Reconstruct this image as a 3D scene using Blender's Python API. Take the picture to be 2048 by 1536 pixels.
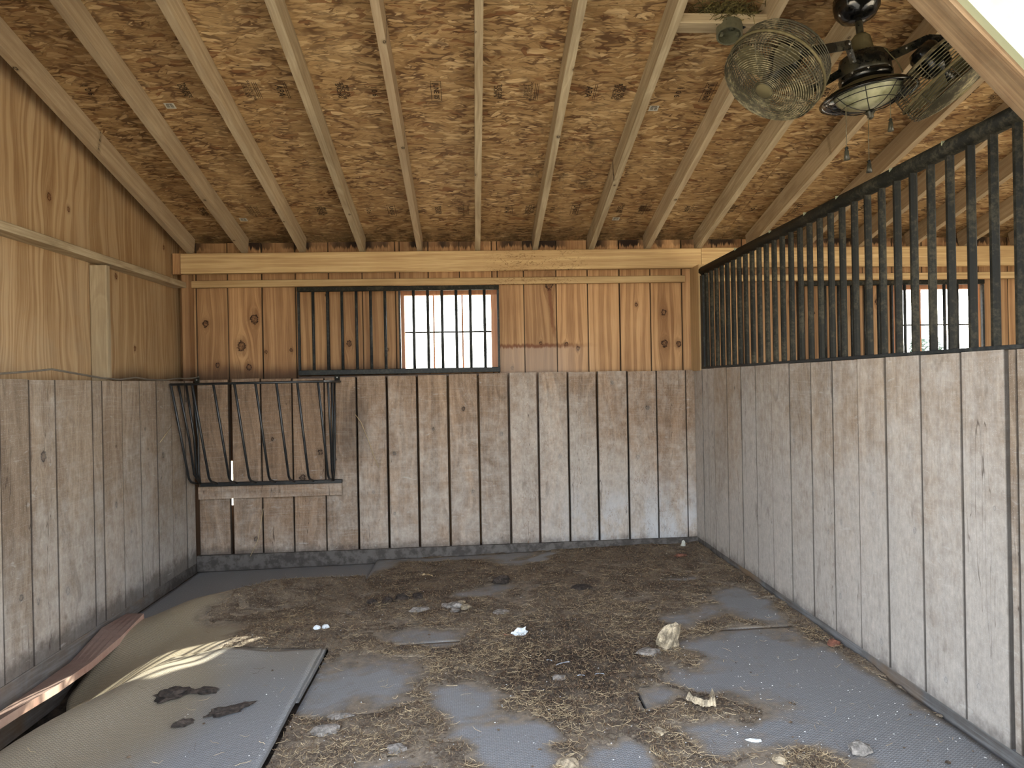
import bpy, bmesh, math, random
from mathutils import Vector, Matrix, noise
random.seed(7)
D = bpy.data; SC = bpy.context.scene; COL = SC.collection
for o in list(D.objects): D.objects.remove(o)

# ------------------------------------------------------------ camera, sky, sun, exposure
F, ROLL, YAW, PIT = 1420.0, .019, math.atan(79/1420), -2.5/1420
fw = Vector((math.sin(YAW)*math.cos(PIT), math.cos(YAW)*math.cos(PIT), math.sin(PIT)))
rt = Vector((math.cos(YAW), -math.sin(YAW), 0)); up = rt.cross(fw)
rt2 = rt*math.cos(ROLL)-up*math.sin(ROLL); up2 = up*math.cos(ROLL)+rt*math.sin(ROLL)
cd = D.cameras.new('camera'); cam = D.objects.new('camera', cd); COL.objects.link(cam)
cd.sensor_width = 36; cd.lens = F*36/2048; cd.clip_start = .05; cd.clip_end = 300
mm = Matrix((rt2, up2, -fw)).transposed().to_4x4(); mm.translation = (0, 0, 1.19)
cam.matrix_world = mm; SC.camera = cam

SUN_FROM = Vector((1.08, 1.67, 1.34)).normalized()
w = D.worlds.new('sky'); SC.world = w; w.use_nodes = True
wn = w.node_tree; bg = wn.nodes['Background']
sky = wn.nodes.new('ShaderNodeTexSky'); sky.sky_type = 'NISHITA'; sky.sun_disc = False
sky.sun_elevation = math.asin(SUN_FROM.z); sky.sun_rotation = math.atan2(SUN_FROM.x, SUN_FROM.y)
sky.dust_density = 3.0; sky.air_density = 1.0
hs = wn.nodes.new('ShaderNodeHueSaturation'); hs.inputs['Saturation'].default_value = .42
wn.links.new(sky.outputs[0], hs.inputs['Color']); wn.links.new(hs.outputs[0], bg.inputs[0])
bg.inputs[1].default_value = 1.0
sd = D.lights.new('sun', 'SUN'); sd.energy = 17; sd.angle = .009; sd.color = (1, .93, .80)
so = D.objects.new('sun', sd); COL.objects.link(so); so.rotation_euler = SUN_FROM.to_track_quat('Z', 'Y').to_euler()
so.location = (6, 10, 9)
SC.cycles.use_adaptive_sampling = True; SC.cycles.adaptive_threshold = .02
vs = SC.view_settings
vs.view_transform = 'Standard'; vs.look = 'None'; vs.exposure = 1.0; vs.gamma = 1; vs.use_curve_mapping = False

# ------------------------------------------------------------ object helpers
def link(name, me, m=None, parent=None, loc=(0,0,0), rot=None, col=None):
    o = D.objects.new(name, me); COL.objects.link(o)
    if m is not None and len(me.materials) == 0: me.materials.append(m)
    o.parent = parent
    if rot is not None: o.matrix_local = Matrix.Translation(Vector(loc)) @ rot.to_4x4()
    else: o.location = loc
    o.color = col or (random.random(), random.random(), random.random(), 1)
    return o
def tag(o, label, cat, group=None):
    o['label'] = label; o['category'] = cat
    if group: o['group'] = group
    return o
def empty(name, loc=(0,0,0)):
    o = D.objects.new(name, None); COL.objects.link(o); o.location = loc; o.empty_display_size = .05; return o
def structure(o): o['kind'] = 'structure'; return o
def fin(bm, name='m', smooth=False):
    me = D.meshes.new(name); bmesh.ops.recalc_face_normals(bm, faces=bm.faces); bm.to_mesh(me); bm.free()
    if smooth:
        for p in me.polygons: p.use_smooth = True
    return me
def addbox(bm, c, s, rot=None):
    vs_ = []
    for k in range(8):
        v = Vector(((k & 1)-.5, ((k >> 1) & 1)-.5, ((k >> 2) & 1)-.5))
        v = Vector((v.x*s[0], v.y*s[1], v.z*s[2]))
        if rot: v = rot @ v
        vs_.append(bm.verts.new(v+Vector(c)))
    for f in ((0,2,3,1),(4,5,7,6),(0,1,5,4),(2,6,7,3),(0,4,6,2),(1,3,7,5)): bm.faces.new([vs_[i] for i in f])
def boxme(c, s, bev=0, rot=None):
    bm = bmesh.new(); addbox(bm, c, s, rot)
    if bev: bmesh.ops.bevel(bm, geom=bm.edges[:], offset=bev, segments=1, affect='EDGES')
    return fin(bm)
def addtube(bm, pts, r, n=8, closed=False, caps=True):
    pts = [Vector(p) for p in pts]; rings = []; N = len(pts)
    prev = None
    for i, p in enumerate(pts):
        a = pts[(i-1) % N] if (closed or i > 0) else p; b = pts[(i+1) % N] if (closed or i < N-1) else p
        t = (b-a).normalized()
        if prev is None:
            u = t.orthogonal().normalized()
        else:
            u = (prev-t*prev.dot(t)).normalized()
        prev = u; v = t.cross(u); rr = r[i] if isinstance(r, (list, tuple)) else r
        rings.append([bm.verts.new(p+(u*math.cos(2*math.pi*k/n+math.pi/n)+v*math.sin(2*math.pi*k/n+math.pi/n))*rr) for k in range(n)])
    for i in range(N if closed else N-1):
        A, B = rings[i], rings[(i+1) % N]
        for k in range(n):
            bm.faces.new((A[k], A[(k+1) % n], B[(k+1) % n], B[k]))
    if caps and not closed:
        bm.faces.new(rings[0][::-1]); bm.faces.new(rings[-1])
def tube(pts, r, n=8, closed=False, smooth=True):
    bm = bmesh.new(); addtube(bm, pts, r, n, closed); return fin(bm, smooth=smooth)
def lathe(prof, n=32, smooth=True, bm=None):
    own = bm is None
    if own: bm = bmesh.new()
    rings = []
    for r, z in prof:
        rings.append([bm.verts.new((max(r, 1e-4)*math.cos(2*math.pi*k/n), max(r, 1e-4)*math.sin(2*math.pi*k/n), z)) for k in range(n)])
    for A, B in zip(rings, rings[1:]):
        for k in range(n): bm.faces.new((A[k], A[(k+1) % n], B[(k+1) % n], B[k]))
    return fin(bm, smooth=smooth) if own else None
def board(wd, th, ln, seg=6, wob=.002, ch=.003, seed=0, cup=0):
    """rough board: X width, Y thickness (front at -Y), Z length from 0"""
    rnd = random.Random(seed); bm = bmesh.new(); rings = []
    lw = [rnd.uniform(-wob, wob) for _ in range(seg+1)]; rw = [rnd.uniform(-wob, wob) for _ in range(seg+1)]
    for i in range(seg+1):
        z = ln*i/seg; a = -wd/2+lw[i]; b = wd/2+rw[i]; f = -th/2+rnd.uniform(-.5, .5)*wob*.5; k = th/2
        pts = [(a, k), (a, f+ch), (a+ch, f), (0, f-cup), (b-ch, f), (b, f+ch), (b, k)]
        rings.append([bm.verts.new((x, y, z)) for x, y in pts])
    n = 7
    for A, B in zip(rings, rings[1:]):
        for k in range(n): bm.faces.new((A[k], B[k], B[(k+1) % n], A[(k+1) % n]))
    bm.faces.new(rings[0]); bm.faces.new(rings[-1][::-1])
    return fin(bm)
def rz(a): return Matrix.Rotation(a, 3, 'Z')
def frame(xd, zd):
    """rotation whose local X is xd and local Z is zd"""
    z = Vector(zd).normalized(); x = Vector(xd); x = (x-z*x.dot(z)).normalized(); y = z.cross(x)
    return Matrix((x, y, z)).transposed()

# ------------------------------------------------------------ materials
def s2l(c):
    return tuple(((v/255)/12.92 if v/255 <= .04045 else ((v/255+.055)/1.055)**2.4) for v in c)+(1,)
class NT:
    def __init__(s, name):
        s.m = D.materials.new(name); s.m.use_nodes = True; s.t = s.m.node_tree
        for n in list(s.t.nodes): s.t.nodes.remove(n)
        s.out = s.t.nodes.new('ShaderNodeOutputMaterial')
    def n(s, ty, **k):
        q = s.t.nodes.new('ShaderNode'+ty)
        for a, b in k.items(): setattr(q, a, b)
        return q
    def set(s, sock, v):
        if isinstance(v, bpy.types.NodeSocket): s.t.links.new(v, sock)
        elif v is not None:
            if sock.type == 'RGBA' and isinstance(v, tuple) and len(v) == 3: v = s2l(v)
            sock.default_value = v
    def math(s, op, a, b=0.0, c=0.0, clamp=False):
        q = s.n('Math', operation=op, use_clamp=clamp); s.set(q.inputs[0], a); s.set(q.inputs[1], b); s.set(q.inputs[2], c); return q.outputs[0]
    def vm(s, op, a, b=(0,0,0)):
        q = s.n('VectorMath', operation=op); s.set(q.inputs[0], a); s.set(q.inputs[1], b)
        return q.outputs['Value'] if op in ('LENGTH', 'DOT_PRODUCT', 'DISTANCE') else q.outputs[0]
    def sep(s, v):
        q = s.n('SeparateXYZ'); s.set(q.inputs[0], v); return q.outputs
    def comb(s, x, y, z):
        q = s.n('CombineXYZ'); s.set(q.inputs[0], x); s.set(q.inputs[1], y); s.set(q.inputs[2], z); return q.outputs[0]
    def noise(s, v, sc=1.0, det=3.0, ro=.55, dist=0.0, col=False):
        q = s.n('TexNoise'); s.set(q.inputs['Vector'], v); s.set(q.inputs['Scale'], sc); s.set(q.inputs['Detail'], det)
        s.set(q.inputs['Roughness'], ro); s.set(q.inputs['Distortion'], dist); return q.outputs['Color' if col else 'Fac']
    def voro(s, v, sc=1.0, feat='F1', rnd=1.0):
        q = s.n('TexVoronoi', feature=feat); s.set(q.inputs['Vector'], v); s.set(q.inputs['Scale'], sc); s.set(q.inputs['Randomness'], rnd); return q.outputs
    def mix(s, f, a, b, bt='MIX'):
        q = s.n('Mix', data_type='RGBA', blend_type=bt); s.set(q.inputs[0], f); s.set(q.inputs[6], a); s.set(q.inputs[7], b); return q.outputs[2]
    def step(s, v, a, b):
        q = s.n('MapRange', interpolation_type='SMOOTHSTEP'); s.set(q.inputs[0], v); s.set(q.inputs[1], a); s.set(q.inputs[2], b); return q.outputs[0]
    def lin(s, v, a, b, c, d):
        q = s.n('MapRange'); s.set(q.inputs[0], v); s.set(q.inputs[1], a); s.set(q.inputs[2], b); s.set(q.inputs[3], c); s.set(q.inputs[4], d); return q.outputs[0]
    def attr(s, name, ty='OBJECT'):
        return s.n('Attribute', attribute_name=name, attribute_type=ty).outputs
    def done(s, col, rough=.8, bump=None, bstr=.4, bdist=.002, metal=0.0, spec=.35, **kw):
        p = s.n('BsdfPrincipled'); s.set(p.inputs['Base Color'], col); s.set(p.inputs['Roughness'], rough)
        s.set(p.inputs['Metallic'], metal); s.set(p.inputs['Specular IOR Level'], spec)
        if bump is not None:
            b = s.n('Bump'); s.set(b.inputs['Height'], bump); s.set(b.inputs['Strength'], bstr); s.set(b.inputs['Distance'], bdist)
            s.t.links.new(b.outputs[0], p.inputs['Normal'])
        s.t.links.new(p.outputs[0], s.out.inputs[0]); return s.m

KICK_LEN = 1.3
def wood(name, dark, mid, light, tint=(150,150,150), tintamt=.3, bands=1.0, knots=True, dust=None, dustamt=0.0,
         saw=0.0, rough=.85, spec=.2, weather=None, wavy=1.0, speck=0.0, extra=None, knotcol=(38,26,20), bandscale=1.0, edge=.8):
    """board wood; grain runs along local Z, object property k0..k2 = (x, z, radius) of knots"""
    N = NT(name)
    P = N.n('TexCoord').outputs['Object']; x, y, z = N.sep(P)
    oc = N.sep(N.n('ObjectInfo').outputs['Color'])
    off = N.math('MULTIPLY', oc[0], 37.0); off2 = N.math('MULTIPLY', oc[1], 19.0)
    kd = None; xs = x
    wv = N.noise(P, 60, 3, .7)
    if knots:
        for i in range(3):
            k = N.sep(N.attr('k%d' % i)[1])
            r = N.math('MAXIMUM', k[2], .0005)
            dx = N.math('DIVIDE', N.math('SUBTRACT', x, k[0]), r)
            dz = N.math('DIVIDE', N.math('SUBTRACT', z, k[1]), N.math('MULTIPLY', r, 1.25))
            d2 = N.math('ADD', N.math('MULTIPLY', dx, dx), N.math('MULTIPLY', dz, dz))
            d2s = N.math('ADD', N.math('MULTIPLY', dx, dx), N.math('MULTIPLY', N.math('MULTIPLY', dz, dz), .22))
            sh = N.math('DIVIDE', N.math('MULTIPLY', dx, N.math('MULTIPLY', r, 1.6)), N.math('MAXIMUM', d2s, 1.0))
            sh = N.math('MULTIPLY', sh, N.math('GREATER_THAN', k[2], .001))
            xs = N.math('SUBTRACT', xs, sh)
            d = N.math('ADD', N.math('SQRT', d2), N.math('MULTIPLY', N.math('SUBTRACT', wv, .5), 1.5))
            d = N.math('ADD', d, N.math('MULTIPLY', N.math('LESS_THAN', k[2], .001), 50))
            kd = d if kd is None else N.math('MINIMUM', kd, d)
    lowf = N.noise(N.comb(N.math('MULTIPLY', xs, 3.0), off2, N.math('ADD', N.math('MULTIPLY', z, .9*wavy), off)), 1.0, 2)
    bx = N.math('ADD', N.math('MULTIPLY', xs, 16.0*bandscale), N.math('MULTIPLY', lowf, 7.0*wavy))
    band = N.noise(N.comb(N.math('ADD', bx, off), N.math('MULTIPLY', y, 30), N.math('MULTIPLY', z, .35)), 1.6, 3, .6)
    fib = N.noise(N.comb(N.math('MULTIPLY', xs, 170), N.math('MULTIPLY', y, 170), N.math('ADD', N.math('MULTIPLY', z, 5), off)), 1.0, 3, .6)
    blot = N.noise(N.comb(N.math('MULTIPLY', x, 4), off, N.math('ADD', N.math('MULTIPLY', z, 2.2), off2)), 1.0, 3)
    g = N.math('ADD', N.math('MULTIPLY', N.step(band, .35, .68), bands), N.math('MULTIPLY', N.math('SUBTRACT', fib, .5), 1.1))
    g = N.math('ADD', g, N.math('MULTIPLY', N.math('SUBTRACT', blot, .5), .9))
    c = N.mix(N.lin(g, -.2, .55, 0, 1), dark, mid); c = N.mix(N.lin(g, .45, 1.25, 0, 1), c, light)
    c = N.mix(N.math('MULTIPLY', oc[1], tintamt), c, tint)
    val = N.lin(oc[0], 0, 1, .84, 1.12)
    c = N.mix(1.0, c, N.comb(val, val, val), 'MULTIPLY')
    if saw:
        sw = N.noise(N.comb(N.math('MULTIPLY', x, 4), off, N.math('ADD', N.math('MULTIPLY', z, 150), N.math('MULTIPLY', lowf, 8))), 1.0, 2)
        c = N.mix(N.math('MULTIPLY', N.step(sw, .5, .75), saw), c, N.mix(.5, c, (205,200,190)))
    hw = N.attr('hw')[2]
    ed_ = N.math('MULTIPLY', N.step(N.math('SUBTRACT', N.math('ABSOLUTE', x), hw), -.0055, -.0005), N.math('GREATER_THAN', hw, .001))
    if kd is not None:
        ring = N.math('SINE', N.math('MULTIPLY', kd, 11))
        kc = N.mix(N.lin(ring, -1, 1, 0, .5), N.mix(.65, knotcol, dark), N.mix(.5, dark, mid))
        kc = N.mix(N.step(kd, .50, .72), kc, knotcol); kc = N.mix(N.step(wv, .45, .6), kc, N.mix(.35, knotcol, dark))
        c = N.mix(N.math('MULTIPLY', N.step(kd, 2.6, .9), .5), c, N.mix(.25, dark, knotcol))
        c = N.mix(N.step(kd, 1.12, .86), c, kc)
    G = N.n('NewGeometry').outputs['Position']; gx, gy, gz = N.sep(G)
    big = N.noise(G, 1.7, 3, .6)
    fine = N.noise(G, 14, 3, .7)
    if dust:
        h = N.step(gz, 1.15, .15)
        f = N.math('ADD', N.math('MULTIPLY', h, .55), N.math('MULTIPLY', N.math('SUBTRACT', big, .45), 1.5))
        f = N.math('ADD', f, N.math('SUBTRACT', N.math('MULTIPLY', oc[2], 1.1), .45))
        f = N.math('ADD', f, N.math('MULTIPLY', N.math('SUBTRACT', fine, .5), .9))
        f = N.math('MULTIPLY', N.step(f, 0.0, 1.0), dustamt)
        c = N.mix(f, c, dust)
    if speck:
        sp = N.voro(G, 160)[0]
        c = N.mix(N.math('MULTIPLY', N.step(sp, .24, .08), speck), c, (205,205,200))
    if extra: c = extra(N, c, gx, gy, gz, big, fine, oc, fib)
    c = N.mix(N.math('MULTIPLY', ed_, edge), c, (46,38,32))
    hgt = N.math('ADD', N.math('MULTIPLY', fib, .5), N.math('MULTIPLY', g, .3))
    if kd is not None: hgt = N.math('SUBTRACT', hgt, N.math('MULTIPLY', N.step(N.math('ABSOLUTE', N.math('SUBTRACT', kd, .95)), .2, 0), .8))
    return N.done(c, rough, hgt, .5, .0018, spec=spec)

def kick_extra(N, c, gx, gy, gz, big, fine, oc, fib):
    mot = N.noise(N.comb(N.math('MULTIPLY', N.math('ADD', gx, gy), 60), 0.0, N.math('MULTIPLY', gz, 28)), 1.0, 4, .75)
    mv = N.math('ADD', N.lin(mot, .3, .7, .80, 1.17), N.lin(fine, .3, .7, -.07, .07))
    c = N.mix(1.0, c, N.comb(mv, mv, mv), 'MULTIPLY')
    # splashed muck along the foot of the boards, thin lines of seep
    m = N.step(N.math('ADD', gz, N.math('MULTIPLY', N.math('SUBTRACT', fine, .5), .12)), .09, .0)
    c = N.mix(N.math('MULTIPLY', m, .65), c, (70,66,64))
    # drying cracks running with the grain
    cn = N.noise(N.comb(N.math('MULTIPLY', N.math('ADD', gx, gy), 16), N.math('MULTIPLY', N.sep(N.n('ObjectInfo').outputs['Color'])[0], 40), N.math('MULTIPLY', gz, .8)), 1.0, 3, .6)
    cm = N.math('MULTIPLY', N.step(N.math('ABSOLUTE', N.math('SUBTRACT', cn, .60)), .006, .001), N.step(oc[1], .15, .4))
    c = N.mix(N.math('MULTIPLY', cm, .7), c, (62,50,42))
    # hoof scuffs
    sc = N.noise(N.comb(N.math('MULTIPLY', N.math('ADD', gx, gy), 6), N.math('MULTIPLY', gz, 14), 3.0), 1.2, 3, .7, 1.5)
    c = N.mix(N.math('MULTIPLY', N.step(sc, .64, .72), .35), c, (198,196,190))
    sc2 = N.noise(N.comb(N.math('MULTIPLY', N.math('ADD', gx, gy), 5), N.math('MULTIPLY', gz, 2), 9.0), 1.7, 3, .7, .8)
    return N.mix(N.math('MULTIPLY', N.step(sc2, .6, .74), .35), c, (84,74,64))
M_kick = wood('weathered_oak', (126,108,90), (160,142,122), (184,168,148), tint=(146,124,102), tintamt=.3, bands=.5, dust=(184,180,174), dustamt=.7,
              saw=.28, speck=.5, extra=kick_extra, spec=.25, rough=.75)
def kick_brown_extra(N, c, gx, gy, gz, big, fine, oc, fib):
    c = kick_extra(N, c, gx, gy, gz, big, fine, oc, fib)
    # white salt bloom low on the boards at the right of the rear wall
    b = N.math('MULTIPLY', N.step(gx, .3, 1.1), N.step(gz, .6, .1))
    b = N.math('MULTIPLY', b, N.step(N.noise(N.comb(N.math('MULTIPLY', gx, 2), 0.0, N.math('MULTIPLY', gz, 1.2)), 3.2, 5, .7), .38, .62))
    c = N.mix(N.math('MULTIPLY', b, .7), c, (196,198,200))
    # grease where the hay rack rubs
    a = N.math('MULTIPLY', N.step(N.math('ABSOLUTE', N.math('ADD', gx, .86)), .16, .04), N.step(N.math('ABSOLUTE', N.math('SUBTRACT', gz, .9)), .36, .1))
    c = N.mix(N.math('MULTIPLY', a, .45), c, (70,62,56))
    # seep lines
    s = N.noise(N.comb(N.math('MULTIPLY', gx, 9), 0.0, N.math('MULTIPLY', gz, 2.4)), 1.0, 5, .7, .6)
    ln = N.step(N.math('ABSOLUTE', N.math('SUBTRACT', s, .56)), .007, .0)
    return N.mix(N.math('MULTIPLY', ln, N.math('MULTIPLY', .6, N.step(gx, .1, .4))), c, (110,78,50))
M_kickb = wood('weathered_oak_rear', (116,96,78), (156,130,106), (184,158,132), tint=(138,110,86), tintamt=.4, bands=.6, dust=(186,178,168), dustamt=.75,
               saw=.3, speck=.45, extra=kick_brown_extra, spec=.22, rough=.78)
def side_extra(N, c, gx, gy, gz, big, fine, oc, fib):
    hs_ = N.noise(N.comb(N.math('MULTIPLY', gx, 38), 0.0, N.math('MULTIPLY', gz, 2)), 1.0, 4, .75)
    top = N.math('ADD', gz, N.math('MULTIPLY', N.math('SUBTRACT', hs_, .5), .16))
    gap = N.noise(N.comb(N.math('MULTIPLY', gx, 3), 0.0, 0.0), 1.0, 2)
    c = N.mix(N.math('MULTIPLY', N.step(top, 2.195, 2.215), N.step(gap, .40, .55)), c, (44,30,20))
    low = N.math('ADD', gz, N.math('MULTIPLY', N.math('SUBTRACT', big, .5), .25))
    c = N.mix(N.math('MULTIPLY', N.math('MULTIPLY', N.step(low, 1.40, 1.27), N.step(gx, .2, -.9)), .75), c, (66,50,42))
    # rusty run beside the joint right of the window
    rw = N.math('ABSOLUTE', N.math('SUBTRACT', N.math('ADD', gx, N.math('ADD', N.math('MULTIPLY', N.math('SUBTRACT', gz, 1.7), .10), N.math('MULTIPLY', N.math('SUBTRACT', fine, .5), .03))), .604))
    c = N.mix(N.math('MULTIPLY', N.math('MULTIPLY', N.step(rw, .022, .004), N.math('MULTIPLY', N.step(gz, 1.42, 1.6), N.step(gz, 1.92, 1.86))), .65), c, (112,66,42))
    # old waterline right of the window
    reg = N.math('MULTIPLY', N.step(gx, .17, .22), N.step(gx, 1.0, .55))
    e = N.math('ADD', gz, N.math('MULTIPLY', N.math('SUBTRACT', N.noise(N.comb(N.math('MULTIPLY', gx, 55), 0.0, N.math('MULTIPLY', gz, 5)), 1, 4, .75), .5), .07))
    c = N.mix(N.math('MULTIPLY', reg, N.math('MULTIPLY', N.step(e, 1.47, 1.44), .5)), c, (178,160,146))
    c = N.mix(N.math('MULTIPLY', reg, N.math('MULTIPLY', N.step(N.math('ABSOLUTE', N.math('SUBTRACT', e, 1.462)), .022, .004), .75)), c, (104,58,38))
    return c
M_side = wood('pine_siding', (144,106,72), (184,144,102), (208,170,126), tint=(136,102,74), tintamt=.4, bands=.7, wavy=.5, bandscale=1.6, speck=.0, extra=side_extra,
              spec=.25, rough=.7, dust=(150,138,124), dustamt=.18, knotcol=(44,26,18))
def beam_extra(N, c, gx, gy, gz, big, fine, oc, fib):
    st = N.noise(N.comb(N.math('MULTIPLY', gx, 7), 0.0, N.math('MULTIPLY', gz, 22)), 1.0, 4, .7, .6)
    reg = N.math('MULTIPLY', N.step(gx, .05, .25), N.step(gx, .95, .7))
    ln = N.step(N.math('ABSOLUTE', N.math('SUBTRACT', st, .5)), .012, .002)
    return N.mix(N.math('MULTIPLY', N.math('MULTIPLY', ln, reg), .8), c, (92,56,26))
M_beam = wood('pine_beam', (166,134,94), (198,170,124), (216,192,150), tint=(166,136,98), tintamt=.4, bands=.6, wavy=.5, extra=beam_extra, rough=.75, dust=(160,148,130), dustamt=.15)
M_raft = wood('spruce_rafter', (146,128,100), (184,168,138), (206,192,164), tint=(176,150,122), tintamt=.45, bands=.5, rough=.85, dust=(140,130,112), dustamt=.3, speck=0)
M_ply = wood('plywood', (146,112,76), (180,150,112), (200,174,136), tint=(176,142,98), tintamt=.4, bands=.95, wavy=1.0, bandscale=1.5, rough=.75, dust=(172,156,132), dustamt=.4, edge=0, knotcol=(92,52,28),
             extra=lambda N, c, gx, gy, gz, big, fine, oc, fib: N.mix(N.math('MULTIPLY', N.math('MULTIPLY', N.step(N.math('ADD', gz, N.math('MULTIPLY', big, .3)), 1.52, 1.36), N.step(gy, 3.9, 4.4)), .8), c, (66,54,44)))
M_sash = wood('cedar_sash', (176,112,74), (206,146,102), (220,166,124), bands=.5, knots=False, rough=.7)
M_brace = wood('rough_brace', (62,42,26), (98,72,48), (136,108,78), bands=.9, bandscale=4, rough=.9, dust=(140,122,96), dustamt=.5, wavy=.5, tint=(110,84,58), knots=False)
M_sill = wood('grey_sill', (78,74,70), (112,110,108), (146,148,150), tint=(120,98,70), tintamt=.4, bands=.6, knots=False, dust=(136,142,148), dustamt=.6,
              extra=lambda N, c, gx, gy, gz, big, fine, oc, fib: N.mix(N.step(gy, 4.2, 4.9), N.mix(N.math('MULTIPLY', N.step(big, .5, .66), .8), c, (122,98,70)), N.mix(N.step(fine, .4, .6), (74,69,65), (100,95,90))))
M_red = wood('red_board', (106,80,72), (134,106,96), (146,120,110), bands=.4, knots=False, dust=(150,134,122), tint=(132,112,102), dustamt=.4, rough=.7)
M_redge = wood('red_board_edge', (128,66,58), (152,92,82), (180,132,114), bands=.4, knots=False, dust=(196,176,154), dustamt=.6, tint=(170,140,120), rough=.8)

def mk_osb():
    N = NT('oriented_strand_board')
    P = N.n('TexCoord').outputs['Object']; x, y, z = N.sep(P)
    sd_ = N.math('MULTIPLY', N.sep(N.n('ObjectInfo').outputs['Color'])[0], 50)
    best = None; col = None; edge = None
    wrp = N.noise(N.comb(x, y, sd_), 5, 3, .6, col=True)
    wx, wy, _ = N.sep(wrp)
    for i, (a, sx, sy) in enumerate(((.04, 10, 42), (-.2, 13, 54), (.3, 9.5, 36), (-.55, 15, 44), (.1, 17, 80))):
        ca, sa = math.cos(a), math.sin(a)
        u = N.math('ADD', N.math('MULTIPLY', x, ca), N.math('MULTIPLY', y, sa))
        v = N.math('SUBTRACT', N.math('MULTIPLY', y, ca), N.math('MULTIPLY', x, sa))
        u = N.math('ADD', N.math('MULTIPLY', u, sx), N.math('MULTIPLY', wx, .8)); v = N.math('ADD', N.math('MULTIPLY', v, sy), N.math('MULTIPLY', wy, 3.2))
        vec = N.comb(u, v, N.math('ADD', sd_, 11.3*i))
        q = N.n('TexVoronoi', feature='F1', voronoi_dimensions='3D'); N.set(q.inputs['Vector'], vec); q.inputs['Scale'].default_value = 1; q.inputs['Randomness'].default_value = .95
        ed = N.math('SUBTRACT', .62, q.outputs['Distance'])
        r, g, b = N.sep(q.outputs['Color'])
        hgt = N.math('SUBTRACT', r, .10*(i == 3))
        fibre = N.noise(N.comb(N.math('MULTIPLY', u, 1.2), N.math('MULTIPLY', v, 5), b), 1.0, 2)
        c = N.mix(N.lin(g, 0, 1, 0, 1), (154,122,80), (190,158,112))
        c = N.mix(N.step(b, .78, .95), c, (212,182,136)); c = N.mix(N.step(b, .13, .04), c, (134,96,62))
        c = N.mix(N.math('MULTIPLY', N.step(fibre, .35, .7), .35), c, (112,78,44))
        if best is None: best, col, edge = hgt, c, ed
        else:
            f = N.math('GREATER_THAN', hgt, best)
            col = N.mix(f, col, c)
            edge = N.math('ADD', N.math('MULTIPLY', ed, f), N.math('MULTIPLY', edge, N.math('SUBTRACT', 1.0, f)))
            best = N.math('MAXIMUM', hgt, best)
    shadow = N.math('MULTIPLY', N.step(edge, .13, .0), N.step(N.noise(N.comb(x, y, 5.0), 9, 2), .38, .6))
    col = N.mix(N.math('MULTIPLY', shadow, .8), col, (78,50,30))
    big = N.noise(N.comb(x, y, sd_), 1.6, 4, .6)
    col = N.mix(N.math('MULTIPLY', N.step(big, .45, .72), .22), col, (130,98,66))
    big2 = N.noise(N.comb(y, x, sd_), 2.3, 3, .6)
    col = N.mix(N.math('MULTIPLY', N.step(big2, .5, .72), .3), col, (206,176,128))
    # damp along the eave and black mould by one leak
    G = N.sep(N.n('NewGeometry').outputs['Position'])
    md = N.noise(N.comb(N.math('MULTIPLY', G[0], 9), N.math('MULTIPLY', G[1], 5), 2.0), 1.4, 5, .75)
    dd = N.vm('LENGTH', N.comb(N.math('SUBTRACT', G[0], .55), N.math('MULTIPLY', N.math('SUBTRACT', G[1], 4.25), .8), 0.0))
    m1 = N.math('MULTIPLY', N.step(dd, .55, .1), N.step(md, .5, .68))
    m2 = N.math('MULTIPLY', N.step(G[1], 5.0, 5.27), N.step(md, .3, .62))
    m3 = N.math('MULTIPLY', N.step(G[1], 3.25, 2.8), N.math('MULTIPLY', N.step(N.math('ABSOLUTE', N.math('SUBTRACT', G[0], .75)), .4, .1), N.step(md, .55, .68)))
    col = N.mix(N.math('MULTIPLY', N.math('MAXIMUM', N.math('MAXIMUM', m1, m2), m3), .72), col, (58,46,30))
    h = N.math('ADD', N.math('MULTIPLY', best, .8), N.math('MULTIPLY', N.step(edge, .12, 0), -.5))
    return N.done(col, .72, h, .8, .003, spec=.3)
M_osb = mk_osb()

def metal(name, base, dustc, amt, rough=.45, spec=.5, sc=60, m=0.0):
    N = NT(name); G = N.n('NewGeometry').outputs['Position']
    a = N.noise(G, sc, 4, .7); b = N.noise(G, 7, 3)
    f = N.math('MULTIPLY', N.step(N.math('ADD', a, N.math('MULTIPLY', N.math('SUBTRACT', b, .5), .8)), .42, .78), amt)
    c = N.mix(f, base, dustc)
    return N.done(c, N.lin(f, 0, 1, rough, .9), a, .25, .0006, metal=m, spec=spec)
M_bar = metal('dark_green_steel', (28,27,22), (88,82,66), .45, .6, .15)
M_bar2 = metal('blue_grey_steel', (34,37,38), (96,94,86), .4, .55, .3)
M_rack = metal('black_enamel_steel', (20,23,26), (70,72,72), .3, .35, .6)
M_fan = metal('dusty_black_enamel', (16,18,17), (96,90,66), .55, .25, .6, 25)
M_blk = metal('glossy_black_enamel', (10,11,12), (60,60,50), .2, .12, .7, 25)
M_cage = metal('dusty_fan_wire', (70,66,50), (168,158,124), .95, .5, .5, 40)
M_wire = metal('black_lamp_wire', (14,15,14), (50,50,42), .4, .35)
M_dustm = metal('dust_caked_metal', (100,92,66), (134,124,92), .8, .8, .2, 20)
M_galv = metal('galvanised_box', (112,112,92), (92,90,70), .6, .5, .5, 30, .4)
M_screw = metal('bright_screw', (200,200,196), (150,150,146), .3, .3, .5, 30, .8)
M_cream = metal('cream_painted_siding', (150,152,124), (132,130,104), .25, .6, .3, 20)
M_cable = metal('grey_cable', (112,104,92), (150,140,124), .5, .6)
M_nail = metal('rusty_nail', (60,44,34), (90,70,54), .5, .6)
M_roof = metal('roof_metal', (120,124,126), (140,140,136), .4, .4, .5, 5)
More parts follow.
